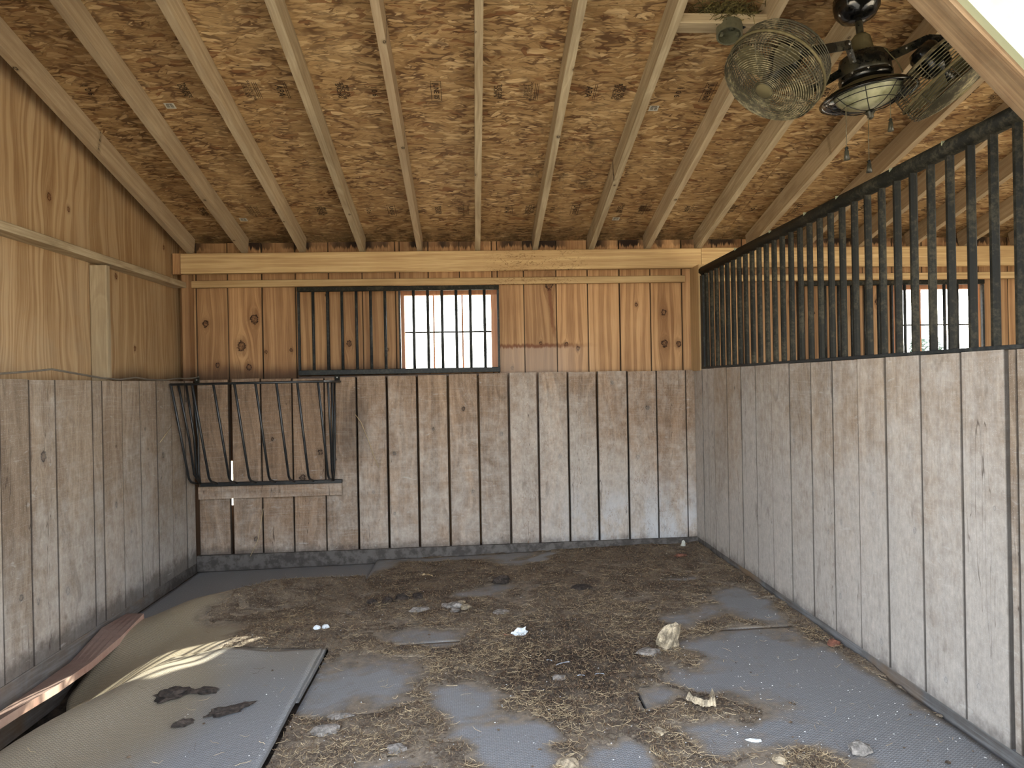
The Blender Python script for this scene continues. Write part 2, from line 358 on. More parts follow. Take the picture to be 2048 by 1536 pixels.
def plain(name, c, rough=.8, var=.15, sc=30, bump=.0):
    N = NT(name); G = N.n('NewGeometry').outputs['Position']; a = N.noise(G, sc, 5, .7)
    cc = N.mix(N.step(a, .35, .7), tuple(int(v*(1-var)) for v in c), tuple(min(255, int(v*(1+var))) for v in c))
    return N.done(cc, rough, a, bump, .01)
M_ink = plain('stamp_ink', (46,34,24), .9)
M_paper = plain('paper_label', (196,194,180), .8, .05)
M_lens = None
N = NT('frosted_lamp_glass'); G = N.n('NewGeometry').outputs['Position']; a = N.noise(G, 12, 4, .6)
M_lens = N.done(N.mix(N.step(a, .35, .65), (128,128,92), (190,190,156)), .3, None, spec=.6)
N = NT('window_glass'); tr = N.n('BsdfTransparent'); gl = N.n('BsdfGlossy'); gl.inputs['Roughness'].default_value = .02
G = N.n('NewGeometry').outputs['Position']; a = N.noise(G, 9, 4, .7)
N.set(tr.inputs[0], N.mix(N.step(a, .5, .8), (240,244,246), (214,216,212)))
mx = N.n('MixShader'); mx.inputs[0].default_value = .07
N.t.links.new(tr.outputs[0], mx.inputs[1]); N.t.links.new(gl.outputs[0], mx.inputs[2]); N.t.links.new(mx.outputs[0], N.out.inputs[0])
M_glass = N.m
# rubber mat: fine basket weave relief, dust from vertex attribute "dust"
N = NT('rubber_stall_mat'); G = N.n('NewGeometry').outputs['Position']; gx, gy, gz = N.sep(G)
u = N.math('MULTIPLY', gx, 2*math.pi/.015); v = N.math('MULTIPLY', gy, 2*math.pi/.0105)
chev = N.math('SINE', N.math('ADD', v, N.math('MULTIPLY', N.math('SINE', u), 1.4)))
weave = N.math('MULTIPLY', N.math('ADD', chev, N.math('MULTIPLY', N.math('SINE', N.math('MULTIPLY', u, 2)), .4)), .5)
n1 = N.noise(G, 3.1, 5, .65, .4); n2 = N.noise(G, 22, 5, .7); n3 = N.noise(G, 90, 3, .7)
at = N.attr('dust', 'GEOMETRY')[2]
f = N.math('ADD', N.math('MULTIPLY', at, 1.3), N.math('ADD', N.math('MULTIPLY', N.math('SUBTRACT', n1, .5), .9), N.math('MULTIPLY', N.math('SUBTRACT', n2, .5), .7)))
f = N.step(f, .22, 1.12)
tan_ = N.attr('tan', 'GEOMETRY')[2]
base = N.mix(N.step(weave, -.6, .7), (104,105,106), (144,145,146))
base = N.mix(tan_, base, N.mix(N.step(weave, -.4, .6), (118,107,88), (158,147,125)))
c = N.mix(f, base, N.mix(N.step(n2, .3, .7), (92,82,70), (138,125,107)))
sp = N.voro(G, 95)[0]; c = N.mix(N.math('MULTIPLY', N.step(sp, .16, .06), .7), c, (205,205,205))
M_mat = N.done(c, N.lin(f, 0, 1, .5, .95), N.math('ADD', N.math('MULTIPLY', weave, N.math('SUBTRACT', 1.0, N.math('MULTIPLY', f, .6))), n3), .45, .0018, spec=.5)
N = NT('trampled_bedding'); G = N.n('NewGeometry').outputs['Position']
a = N.noise(G, 6, 6, .7); b = N.noise(G, 40, 5, .75); d = N.noise(G, 1.3, 3)
gx, gy, gz = N.sep(G)
c = N.mix(N.step(a, .35, .68), (78,68,59), (126,113,97)); c = N.mix(N.math('MULTIPLY', N.step(b, .48, .68), .7), c, (148,136,116)); e = N.noise(G, 150, 3, .7); c = N.mix(N.math('MULTIPLY', N.step(e, .48, .36), .5), c, (52,42,34)); c = N.mix(N.math('MULTIPLY', N.step(e, .55, .68), .5), c, (158,146,124))
wet = N.math('MULTIPLY', N.step(N.vm('LENGTH', N.comb(N.math('SUBTRACT', gx, .38), N.math('MULTIPLY', N.math('SUBTRACT', gy, 3.05), .8), 0.0)), .62, .1), N.lin(a, .3, .7, 1.0, .6))
c = N.mix(N.math('MULTIPLY', wet, .75), c, (34,25,20))
M_dirt = N.done(c, .95, N.math('ADD', N.math('MULTIPLY', b, .6), a), .9, .008, spec=.15)
M_soil = plain('dark_soil', (62,52,44), .95, .4, 20, .6)
N = NT('dry_straw'); oi = N.attr('tone', 'GEOMETRY')[2]
M_straw = N.done(N.mix(oi, (84,64,46), (206,184,144)), .7, spec=.3)
M_chip = plain('pale_chip', (214,214,210), .8, .08)
M_dung = plain('dark_dung', (58,50,44), .95, .35, 50, .8)
M_dung2 = plain('brown_crumb', (92,78,64), .95, .4, 35, .3)
M_clod = plain('grey_clod', (132,126,118), .95, .25, 40, .8)
M_slab = plain('caked_bedding', (160,146,122), .95, .25, 40, .9)
M_brick = plain('brick_red', (122,80,64), .9, .2, 40, .5)
M_white = plain('white_fluff', (226,232,234), .9, .05, 60, .6)
M_feather = plain('blue_grey_feather', (158,164,172), .8, .2, 60)
M_nest = plain('dry_moss', (96,88,52), .95, .4, 60, .6)
M_leafd = plain('dry_leaf', (178,156,118), .85, .2, 40, .4)
M_gravel = plain('pale_gravel', (196,184,160), .95, .15, 4, .3)
M_bush = plain('bush_leaves', (96,112,96), .8, .3, 3)

# ------------------------------------------------------------ dimensions
XL, XR, YB, KT = -1.98, 1.634, 5.16, 1.262          # kick board faces, kick board top
YS = 5.287                                          # siding face
def roofz(y): return 2.247+.25*(5.287-y)
SL = math.atan(.25)
def floorz(x): return -.045+.02*x

# ------------------------------------------------------------ ground outside, floor
def grid(x0, x1, y0, y1, nx, ny, hf):
    bm = bmesh.new(); g = [[bm.verts.new((x0+(x1-x0)*i/nx, y0+(y1-y0)*j/ny, 0)) for j in range(ny+1)] for i in range(nx+1)]
    for row in g:
        for v in row: v.co.z = hf(v.co.x, v.co.y)
    for i in range(nx):
        for j in range(ny): bm.faces.new((g[i][j], g[i+1][j], g[i+1][j+1], g[i][j+1]))
    me = fin(bm, smooth=True); return me
def sstep(a, b, v):
    t = max(0, min(1, (v-a)/(b-a))); return t*t*(3-2*t)
def trench(x, y): return .16*sstep(-1.42, -1.86, x)*sstep(4.0, 3.2, y)
def nz(x, y, s, sd=0): return noise.noise(Vector((x*s, y*s, sd)))
fl = structure(link('floor', grid(-2.1, 1.7, 1.3, 5.3, 76, 80, lambda x, y: floorz(x)-.03-1.5*trench(x, y)+.008*nz(x, y, 7)), M_soil))
fl['label'] = 'dark soil floor under the rubber mats'
f2 = structure(link('floor', grid(1.7, 5.45, 1.3, 5.3, 30, 30, lambda x, y: -.03+.01*nz(x, y, 4)), M_dirt))
f2['label'] = 'dirt floor of the neighbouring stall beyond the bars'
bm = bmesh.new()
for (x0, x1, y0, y1) in ((-40, 45, -40, 1.3), (-40, -2.1, 1.3, 60), (5.45, 45, 1.3, 60), (-2.1, 5.45, 5.3, 60)):
    vs_ = [bm.verts.new(p) for p in ((x0, y0, -.1), (x1, y0, -.1), (x1, y1, -.1), (x0, y1, -.1))]; bm.faces.new(vs_)
gr = structure(link('ground', fin(bm), M_gravel)); gr['label'] = 'pale ground outside the barn'

# ------------------------------------------------------------ planks
def place_plank(parent, name, m, c0, xd, wd, th, z0, z1, seed, knots=(), col=None, seg=6, wob=.002, lab=None, ch=.0018):
    """vertical plank; c0 = centre of the plank (x, y); xd = direction of its width, front face to xd x Z rotated"""
    me = board(wd, th, z1-z0, seg, wob, ch, seed)
    o = link(name, me, m, parent, (c0[0], c0[1], z0), frame(xd, (0, 0, 1)), col)
    o['hw'] = wd/2
    for i in range(3):
        k = knots[i] if i < len(knots) else (0, 0, 0)
        o['k%d' % i] = [float(q) for q in k]
    if lab: o['label'] = lab
    return o
def rk(rnd, wd, ln, p=.45, rmax=.016, n=3):
    return [(rnd.uniform(-wd*.38, wd*.38), rnd.uniform(.05, ln-.05), rnd.uniform(.005, rmax)) for _ in range(n) if rnd.random() < p]
R1 = random.Random(3)
wall_left = structure(empty('wall_left', (-2.1, 3.3, 0)))
wall_back = structure(empty('wall_back', (0, 5.3, 0)))
wall_right = structure(empty('wall_right', (1.65, 3.3, 0)))
wall_front = structure(empty('wall_front', (0, 1.55, 0)))
wall_far = structure(empty('wall_right', (5.4, 3.3, 0)))
def setp(o, p):
    o.parent = p; o.matrix_parent_inverse = Matrix.Translation(-p.location); return o
_lk = link
def link(name, me, m=None, parent=None, loc=(0,0,0), rot=None, col=None):
    """parts are placed in world space under parents that sit at their own base"""
    o = _lk(name, me, m, None, loc, rot, col)
    if parent is not None:
        o.parent = parent; q = parent; off = Vector((0, 0, 0))
        w_ = Matrix.Identity(4); chain = []
        while q is not None: chain.append(q); q = q.parent
        for q in reversed(chain): w_ = w_ @ q.matrix_parent_inverse @ q.matrix_basis
        o.matrix_parent_inverse = w_.inverted()
    return o
# left kick planks (front toward +X): width direction = +Y
jl = [1.62, 1.84, 2.06, 2.28, 2.5, 2.69, 2.88, 3.09, 3.288, 3.49, 3.815, 3.915, 4.128, 4.345, 4.567, 4.78, 5.005, 5.155]
for i, (a, b) in enumerate(zip(jl, jl[1:])):
    gp = .008 if i in (6, 8, 10) else .0035
    kn = rk(R1, b-a, 1.28)
    if i == 8: kn = [(.0, .93, .020), (-.06, .28, .012)]
    if i == 7: kn = [(.02, .33, .012)]
    if i == 9: kn = [(-.09, .26, .016)]
    zt = KT-.018+R1.uniform(-.003, .003)
    place_plank(wall_left, 'plank', M_kick, (XL-.019+R1.uniform(-.003, .002), (a+b)/2), (0, 1, 0), b-a-gp, .038, -.035-.012*max(0, (b-3)/2), zt, 100+i, kn,
                (R1.random(), R1.random()*.7, .28+.3*R1.random(), 1))
# rear kick planks
jb = [-1.955, -1.728, -1.512, -1.292, -1.064, -.836, -.618, -.401, -.178, .040, .260, .474, .6925, .910, 1.134, 1.352, 1.57, 1.66]
for i, (a, b) in enumerate(zip(jb, jb[1:])):
    gp = (.006, .008, .007, .006, .008, .013, .012, .015, .012, .012, .014, .009, .014, .010, .009, .004, .004)[i]
    kn = rk(R1, b-a, 1.25, .4, .014)
    if i == 3: kn = [(.08, .71, .017), (-.05, .53, .02)]
    if i == 8: kn = [(.0, 1.0, .012), (.06, .4, .01)]
    if i == 14: kn = [(.04, .98, .014), (-.04, .62, .012), (.03, .3, .01)]
    dusty = (.12, .12, .1, .14, .22, .36, .42, .45, .45, .5, .55, .62, .66, .6, .58, .55, .5)[i]
    if i == 0: b = -1.735
    if i == 1: a = -1.720
    place_plank(wall_back, 'plank', M_kickb, ((a+b)/2, YB+.019+R1.uniform(-.003, .003)), (1, 0, 0), b-a-gp, .038, .008, KT-.006+.004*(i > 8)+R1.uniform(-.004, .004)-.004*(i < 4), 200+i, kn,
                (R1.random(), R1.random()*.8, dusty+.1*R1.random(), 1))
# right kick planks (front toward -X): width direction = -Y
jr = [5.155, 4.98, 4.86, 4.735, 4.49, 4.25, 4.03, 3.81, 3.583, 3.355, 3.15, 2.935, 2.73, 2.51, 2.296, 2.098]
for i, (a, b) in enumerate(zip(jr, jr[1:])):
    gp = (.002, .002, .002, .003, .003, .004, .004, .003, .003, .004, .004, .006, .005, .005, .004)[i]
    place_plank(wall_right, 'plank', M_kick, (XR+.019+R1.uniform(-.002, .003), (a+b)/2), (0, -1, 0), a-b-gp, .038, .03, KT+R1.uniform(-.002, .002), 300+i, rk(R1, a-b, 1.2, .4, .011),
                (R1.random(), R1.random()*.45, .58+.35*R1.random(), 1))
bm = bmesh.new(); addbox(bm, (XR+.047, 3.4, .64), (.012, 3.5, 1.2)); link('hidden_backing', fin(bm), M_soil, wall_right)  # unseen dark sheet, added so no light passes the plank joints
# end post of the partition and the darker boards past it
place_plank(wall_right, 'post', M_kick, (XR+.022, 2.075), (0, -1, 0), .03, .03, .03, KT, 330, (), (.1, .4, .4, 1))
place_plank(wall_right, 'plank', M_kick, (XR+.02, 1.95), (0, -1, 0), .2, .036, .03, KT, 331, (), (.2, .4, .55, 1))
place_plank(wall_right, 'plank', M_kick, (XR+.02, 1.74), (0, -1, 0), .2, .036, .03, KT, 332, (), (.3, .4, .5, 1))
# hidden frame members that carry the kick boards
def beam(parent, name, m, a, b, wx, wy, xd=(1,0,0), seed=0, wob=.0012, knots=(), col=None, lab=None, ch=.004, seg=5):
    a = Vector(a); b = Vector(b); ln = (b-a).length
    o = link(name, board(wx, wy, ln, seg, wob, ch, seed), m, parent, a, frame(xd, b-a), col)
    for i in range(3): o['k%d' % i] = [float(q) for q in (knots[i] if i < len(knots) else (0, 0, 0))]
    if lab: o['label'] = lab
    return o
# sills under the boards
s1 = beam(None, 'baseboard_left', M_sill, (XL-.012, 1.62, -.155), (XL-.012, 5.2, -.175), .028, .25, (1, 0, 0), 401, .003)
structure(s1); s1['label'] = 'grey weathered sill timber below the left wall'
s2 = beam(None, 'baseboard_back', M_sill, (-1.97, YB-.006, -.052), (1.64, YB-.006, -.028), .034, .115, (0, 1, 0), 402, .002); structure(s2)
s3 = beam(None, 'baseboard_right', M_sill, (XR+.016, 5.16, -.02), (XR+.016, 1.62, -.02), .03, .1, (1, 0, 0), 403, .002, col=(.1, .1, .1, 1)); structure(s3)

# siding of the rear wall, upper part; window openings cut out
WIN = ((-.522, .2), (3.235, 3.925))
js = [-2.12, -1.995, -1.770, -1.524, -1.282, -1.042, -.797, -.555, -.312, -.081, .159, .395, .638, .874, 1.116, 1.351, 1.590, 1.83, 2.06, 2.30, 2.54, 2.77, 3.0, 3.235, 3.47, 3.70, 3.925, 4.16, 4.4, 4.63, 4.87, 5.1, 5.34]
KN = {2: [(.065, .43, .028), (-.03, .235, .030), (.02, .08, .018)], 1: [(-.05, .40, .02), (.03, .1, .014)], 3: [(.08, .20, .012), (-.1, .19, .01)], 4: [(.1, .6, .008)], 5: [(.02, .24, .02)],
      11: [(.0, .22, .012), (.07, .66, .03)], 12: [(-.05, .21, .013), (.04, .18, .014)], 14: [(.01, .50, .011)], 15: [(-.02, .44, .018), (-.015, .205, .024), (.09, .2, .02)], 19: [(.02, .5, .02)],
      20: [(-.05, .42, .016)], 22: [(0, .5, .02)], 27: [(.05, .3, .02)]}
R2_ = random.Random(11)
for i, (a, b) in enumerate(zip(js, js[1:])):
    cc = (R2_.random(), R2_.random()*.8, .4*R2_.random(), 1)
    if i == 2: cc = (.7, .1, .2, 1)
    if i in (7, 6): cc = (.3, .95, .2, 1)
    if i in (12, 13, 14, 15): cc = (.85+.1*R2_.random(), .05+.2*R2_.random(), .1, 1)
    y = YS+.011+R2_.uniform(-.003, .003)
    kn = KN.get(i, rk(R2_, b-a, .9, .4, .014))
    def seg_(x0, x1, z0, z1, k):
        g_ = .0025 if i not in (13, 14, 16, 2, 3) else .005
        place_plank(wall_back, 'siding_board', M_side, ((x0+x1)/2, y), (1, 0, 0), x1-x0-g_, .022, z0, z1, 500+i, k, cc, 4, .0012)
    inw = [w_ for w_ in WIN if a < w_[1]-.02 and b > w_[0]+.02]
    if not inw: seg_(a, b, 1.2, 2.29, [(k[0], k[1]+.06, k[2]) for k in kn])
    else:
        w0, w1 = inw[0]
        ia, ib = max(a, w0), min(b, w1)
        seg_(ia, ib, 1.895, 2.29, []); seg_(ia, ib, 1.2, 1.292, [])
        if a < w0-.02: seg_(a, w0, 1.2, 2.29, [])
        if b > w1+.02: seg_(w1, b, 1.2, 2.29, [(.0, .1, .012)])
for (xa, xb, za, zb) in ((-2.13, -.53, 1.19, 2.25), (-.53, .21, 1.90, 2.25), (.21, 3.225, 1.19, 2.25), (3.225, 3.935, 1.90, 2.25), (3.935, 5.4, 1.19, 2.25), (-.53, .21, 1.19, 1.285), (3.225, 3.935, 1.19, 1.285)):
    bm = bmesh.new(); addbox(bm, ((xa+xb)/2, YS+.034, (za+zb)/2), (xb-xa, .012, zb-za)); link('leak_block', fin(bm), M_soil, wall_back)  # unseen dark sheets added to stop light leaking between siding boards
# lower backing boards with one open joint that lets daylight in
for i, (a, b) in enumerate(((-2.12, -1.795), (-1.752, -1.3), (-1.3, -.9), (-.9, -.5), (-.5, -.1), (-.1, .3), (.3, .7), (.7, 1.1), (1.1, 1.5), (1.5, 1.9))):
    place_plank(wall_back, 'hidden_backing', M_side, ((a+b)/2, YS+.014), (1, 0, 0), b-a, .022, -.1, 1.2, 540+i, (), (.1, .9, .2, 1), 1, 0, ch=.0001)
place_plank(wall_back, 'slit_cover', M_side, (-1.776, YS+.035), (1, 0, 0), .075, .018, .655, 1.2, 560, (), (.1, .9, .2, 1), 1, 0)  # unseen strip added to shut out daylight above the slit
place_plank(wall_back, 'slit_cover', M_side, (-1.776, YS+.035), (1, 0, 0), .075, .018, -.1, .33, 561, (), (.1, .9, .2, 1), 1, 0)  # same added strip below, so only a short slit stays lit
place_plank(wall_back, 'hidden_backing', M_side, (3.6, YS+.014), (1, 0, 0), 3.5, .022, -.1, 1.2, 562, (), (.1, .9, .2, 1), 1, 0)
# kick boards of the neighbour stall (rear) hidden mostly by the partition
for i in range(16):
    a = 1.70+.225*i
    place_plank(wall_back, 'plank', M_kickb, (a+.11, YB+.019), (1, 0, 0), .218, .038, 0, KT, 570+i, (), None, 2)

# beams, slat and posts on the rear wall
t1 = beam(None, 'trim_1', M_beam, (-2.035, 5.145, 2.073), (1.692, 5.145, 2.079), .05, .142, (0, -1, 0), 601, .001, col=(.75, .25, .1, 1),
          knots=(), seg=8); structure(t1); t1['label'] = 'long pale pine beam under the rafter ends'
t2 = beam(None, 'trim_2', M_beam, (1.695, 5.145, 2.08), (5.35, 5.145, 2.076), .05, .146, (0, -1, 0), 602, .001, col=(.98, .1, .1, 1), seg=8); structure(t2)
t2['label'] = 'pale pine beam continuing into the next stall'
bl = beam(None, 'trim_3', M_side, (-2.068, 5.15, 2.0), (-2.068, 5.15, 2.146), .058, .04, (1, 0, 0), 603, .001, col=(.5, .6, .2, 1)); structure(bl)
bl['label'] = 'short upright block at the left end of the beam'
t4 = beam(None, 'trim_4', M_beam, (-2.02, 5.245, 1.942), (1.60, 5.245, 1.944), .036, .05, (0, -1, 0), 604, .001, col=(.35, .6, .2, 1), seg=8); structure(t4)
t4['label'] = 'narrow pine slat running above the barred window'
t5 = beam(None, 'trim_5', M_beam, (1.69, 5.245, 1.944), (5.35, 5.245, 1.945), .036, .05, (0, -1, 0), 605, .001, col=(.9, .2, .2, 1), seg=8); structure(t5)
p1 = beam(None, 'trim_6', M_side, (-2.03, 5.22, 1.2), (-2.03, 5.22, 2.03), .05, .10, (1, 0, 0), 606, .001, col=(.0, 1, .2, 1)); structure(p1)
p1['label'] = 'brown corner post between plywood and rear wall'
p2 = beam(None, 'trim_7', M_beam, (1.648, 5.09, KT-.01), (1.648, 5.09, 2.01), .046, .2, (1, 0, 0), 607, .001, col=(.3, .7, .6, 1)); structure(p2)
p2['label'] = 'pale post behind the end of the partition grille'

# left upper wall: plywood sheets, stud, plate
def plysheet(y0, y1, seed, col, kn=()):
    bm = bmesh.new()
    pts = [(y0, 1.15), (y1, 1.15), (y1, roofz(y1)+.0), (y0, roofz(y0)+.0)]
    A = [bm.verts.new((y-(y0+y1)/2, 0, z-1.15)) for y, z in pts]; B = [bm.verts.new((v.co.x, .014, v.co.z)) for v in A]
    bm.faces.new(A); bm.faces.new(B[::-1])
    for k in range(4): bm.faces.new((A[k], B[k], B[(k+1) % 4], A[(k+1) % 4]))
    o = link('plywood_sheet', fin(bm), M_ply, wall_left, (-2.11, (y0+y1)/2, 1.15), frame((0, 1, 0), (0, 0, 1)), col)
    for i in range(3): o['k%d' % i] = [float(q) for q in (kn[i] if i < len(kn) else (0, 0, 0))]
plysheet(4.065, 5.295, 1, (.35, .5, .5, 1), [(-.32, .72, .014), (-.1, .30, .012), (.35, 1.02, .012)])
plysheet(2.84, 4.06, 2, (.6, .2, .6, 1), [(.25, 1.02, .016), (.42, 1.0, .012), (-.3, 1.2, .014)])
plysheet(1.62, 2.835, 3, (.5, .3, .5, 1))
beam(wall_left, 'stud', M_raft, (-2.062, 4.075, 1.15), (-2.062, 4.075, 1.885), .09, .04, (1, 0, 0), 611, .001, col=(.6, .3, .5, 1))
beam(wall_left, 'stud', M_raft, (-2.062, 2.7, 1.15), (-2.062, 2.7, 1.885), .09, .04, (1, 0, 0), 612, .001, col=(.6, .3, .5, 1))
beam(wall_left, 'plate', M_raft, (-2.065, 1.65, 1.905), (-2.065, 5.17, 1.928), .09, .042, (1, 0, 0), 613, .002, col=(.7, .2, .5, 1), lab='long horizontal pale timber along the plywood', seg=9)
bm = bmesh.new(); addbox(bm, (-2.14, 3.45, 1.3), (.01, 3.7, 2.9)); link('outer_skin', fin(bm), M_cream, wall_left)
bm = bmesh.new(); addbox(bm, (-2.095, 3.4, .55), (.012, 3.5, 1.25)); link('hidden_backing', fin(bm), M_ply, wall_left)
# ledge cap on the left kick wall, hidden from below but real
bm = bmesh.new(); addbox(bm, (-2.05, 3.4, 1.228), (.1, 3.5, .02)); link('ledge', fin(bm), M_kick, wall_left)

# far side of the neighbouring stall
for i in range(9):
    place_plank(wall_far, 'plank', M_kick, (5.38, 5.1-.41*i), (0, -1, 0), .40, .03, 0, roofz(5.1-.41*i)-.1, 640+i, (), None, 2)

# ------------------------------------------------------------ roof
ceiling = structure(empty('ceiling', (0, 3.4, 2.7)))
TY = 1.2
def slope_frame(): return Matrix(((1, 0, 0), (0, math.cos(SL), math.sin(SL)), (0, -math.sin(SL), math.cos(SL))))
# local Y runs down the slope (+Y world)
SF = Matrix.Rotation(-SL, 3, 'X')
ys = [5.33, 4.216, 3.04, 1.86, 1.15]       # seams between the rows of panels
xs_ = [[-2.12, -.365, 1.90, 4.3, 5.45], [-2.12, .885, 3.3, 5.45], [-2.12, -.365, 2.06, 4.4, 5.45], [-2.12, .885, 3.3, 5.45]]
panels = {}
for r in range(4):
    ya, yb = ys[r+1], ys[r]
    for c_ in range(len(xs_[r])-1):
        xa, xb = xs_[r][c_], xs_[r][c_+1]
        ln = (yb-ya)/math.cos(SL)
        bm = bmesh.new(); addbox(bm, (0, 0, .006), (xb-xa-.003, ln-.003, .012))
        ym = (ya+yb)/2
        panels[(r, c_)] = link('strand_board', fin(bm), M_osb, ceiling, ((xa+xb)/2, ym, roofz(ym)), SF)
bm = bmesh.new(); addbox(bm, (1.65, 3.25, roofz(3.25)+.04), (7.8, 4.45/math.cos(SL), .03), SF)
link('roofing', fin(bm), M_roof, ceiling)
RX = [-1.987, -1.607, -1.197, -.775, -.362, .056, .474, .885, 1.302, 1.683, 2.08, 2.49, 2.90, 3.31, 3.72, 4.13, 4.54, 4.95]
RH = .128
R3 = random.Random(5)
for i, x in enumerate(RX):
    hh = RH*math.cos(SL)
    y0, y1 = 1.62, 5.20
    a = Vector((x, y1, roofz(y1)-RH/2-.001)); b = Vector((x, y0, roofz(y0)-RH/2-.001))
    if i == 0: a.x = b.x = -2.02+.033
    th = .038
    kn = [(R3.uniform(-.03, .03), R3.uniform(.2, 2.6), R3.uniform(.005, .010)) for _ in range(3)]
    o = link('rafter', board(th, hh, (b-a).length, 8, .0016, .003, 700+i), M_raft, ceiling, a, frame((-1, 0, 0), b-a), (.35+.5*R3.random(), R3.random(), .3+.4*R3.random(), 1))
    for k in range(3): o['k%d' % k] = [float(q) for q in kn[k]]
# blocking with electrical box
blk = beam(ceiling, 'blocking', M_raft, (.905, 3.01, 2.722), (1.283, 3.01, 2.722), .09, .04, (0, 1, 0), 750, .001, col=(.6, .1, .3, 1))
# printed grade stamps on the panels
def stamp(panel, x, y, txt, size, boxed=False, bars=0):
    cu = D.curves.new('t', 'FONT'); cu.body = txt; cu.size = size; cu.align_x = 'CENTER'; cu.align_y = 'CENTER'; cu.space_line = .8; cu.offset = .0007 if size > .025 else .0002
    to = D.objects.new('t', cu); COL.objects.link(to)
    dg = bpy.context.evaluated_depsgraph_get(); me = D.meshes.new_from_object(to.evaluated_get(dg)); D.objects.remove(to)
    bm = bmesh.new(); bm.from_mesh(me)
    xs = [v.co.x for v in bm.verts] or [0]; yy = [v.co.y for v in bm.verts] or [0]
    W = max(xs)-min(xs); H = max(yy)-min(yy)
    def bar(cx, cy, sx, sy):
        q = [bm.verts.new((cx+a*sx/2, cy+b*sy/2, 0)) for a, b in ((-1, -1), (1, -1), (1, 1), (-1, 1))]; bm.faces.new(q)
    if boxed:
        for s in (-1, 1): bar(0, s*(H/2+.008), W+.03, .0025); bar(s*(W/2+.014), 0, .0025, H+.018)
    for k in range(bars):
        bar(0, (H/2+.012+.009*k), .13, .0025)
    # text direction runs down the slope; mirrored so that it reads from below
    Rm = Matrix(((0, 1, 0), (1, 0, 0), (0, 0, -1)))
    for v in bm.verts: v.co = Rm @ v.co
    me2 = fin(bm); me2.materials.append(M_ink)
    return link('grade_stamp', me2, None, panel, (x, y, roofz(y)-.0012), SF)
def pan(x, y):
    for (r, c_), p in panels.items():
        if ys[r+1] < y <= ys[r] and xs_[r][c_] < x <= xs_[r][c_+1]: return p
tiny = 'SHEATHING SPAN\nRATED 24/16\nEXPOSURE 1'
seqs = ['1 0 6', ('JUNE 05', 1), 'THIS SIDE\nDOWN', tiny, ('APA', 0, 2), 'PRP 106\nSIZED FOR\nSPACING']
for row, (yy, sc_) in enumerate(((3.60, 1.0), (4.815, 1.0))):
    x = -1.86+.1*row; k = row*2
    while x < 4.9:
        s_ = seqs[k % len(seqs)]
        nr = min(abs(x-q) for q in RX)
        if nr > .06:
            if isinstance(s_, tuple):
                stamp(pan(x, yy), x, yy, s_[0], .05*(.72 if s_[0] == 'JUNE 05' else .95), bool(s_[1]), s_[2] if len(s_) > 2 else 0)
            else: stamp(pan(x, yy), x, yy, s_, .040 if '\n' not in s_ else (.019 if s_ is tiny else .027), False, 3 if s_ is tiny else 0)
            k += 1
        x += .155
# bar-code stickers
def sticker(x, y):
    bm = bmesh.new(); addbox(bm, (0, 0, 0), (.05, .045, .0006)); me = fin(bm); me.materials.append(M_paper)
    o = link('sticker', me, None, pan(x, y), (x, y, roofz(y)-.0015), SF); o['label'] = 'small white bar-code sticker'
    bm = bmesh.new()
    for k in range(9):
        if k != 4: addbox(bm, (-.016+.004*k, 0, 0), (.0018, .024, .0004))
    addbox(bm, (0, -.016, 0), (.03, .004, .0004))
    me = fin(bm); me.materials.append(M_ink); link('bar_code', me, None, pan(x, y), (x, y, roofz(y)-.0024), SF)
sticker(-1.515, 3.72); sticker(-1.535, 4.93); sticker(.99, 3.73); sticker(1.03, 4.95)

# ------------------------------------------------------------ front wall with clipped-corner doorways
def front_wall(cx, hw, x0, x1):
    y0, y1 = 1.5, 1.54
    zt = 2.45; zc = 3.11-hw
    hx = 3.11-zt
    op = [(cx-hw, -.1), (cx-hw, zc), (cx-hx, zt), (cx+hx, zt), (cx+hw, zc), (cx+hw, -.1)]
    tops = 3.2
    # siding as upright boards whose lower ends follow the opening
    def low(x):
        d = abs(x-cx)
        if d > hw: return -.1
        if d > hx: return 3.11-d
        return zt
    n = int((x1-x0)/.2); ws = (x1-x0)/n
    for i in range(n):
        a = x0+ws*i; b = a+ws
        bks = sorted([a, b]+[v for v in (cx-hw, cx-hx, cx+hx, cx+hw) if a < v < b])
        bm = bmesh.new()
        for p, q in zip(bks, bks[1:]):
            e = 1e-4; la, lb = low(p+e), low(q-e)
            pa = [(p+.001, la), (q-.001, lb), (q-.001, tops), (p+.001, tops)]
            A = [bm.verts.new((X, y0, Z)) for X, Z in pa]; B = [bm.verts.new((X, y0+.02, Z)) for X, Z in pa]
            bm.faces.new(A); bm.faces.new(B[::-1])
            for k in range(4): bm.faces.new((A[k], B[k], B[(k+1) % 4], A[(k+1) % 4]))
        link('siding_board', fin(bm), M_cream, wall_front)
    # framing behind the siding
    th = .09
    def member(p, q, name, dy, dep, inset, k_, m=M_brace, w_=.04):
        a = Vector((p[0], dy, p[1])); b = Vector((q[0], dy, q[1])); d = (b-a).normalized(); nrm = Vector((d.z, 0, -d.x))
        c = Vector((cx, dy, 1.2)); 
        if (c-a).dot(nrm) > 0: nrm = -nrm
        a2 = a+nrm*(w_/2-inset); b2 = b+nrm*(w_/2-inset)
        beam(wall_front, name, m, a2, b2, w_, dep, nrm, len(name)*7+k_, .0015)
    for k, (p, q) in enumerate(zip(op, op[1:])):
        nm = ('jamb', 'brace', 'header', 'brace', 'jamb')[k]
        member(p, q, nm, 1.535, .03, .012, k)
        member(p, q, nm, 1.587, .07, .0, k+20)
front_wall(0, 1.42, -2.15, 1.66)
front_wall(3.5, 1.42, 1.66, 5.45)

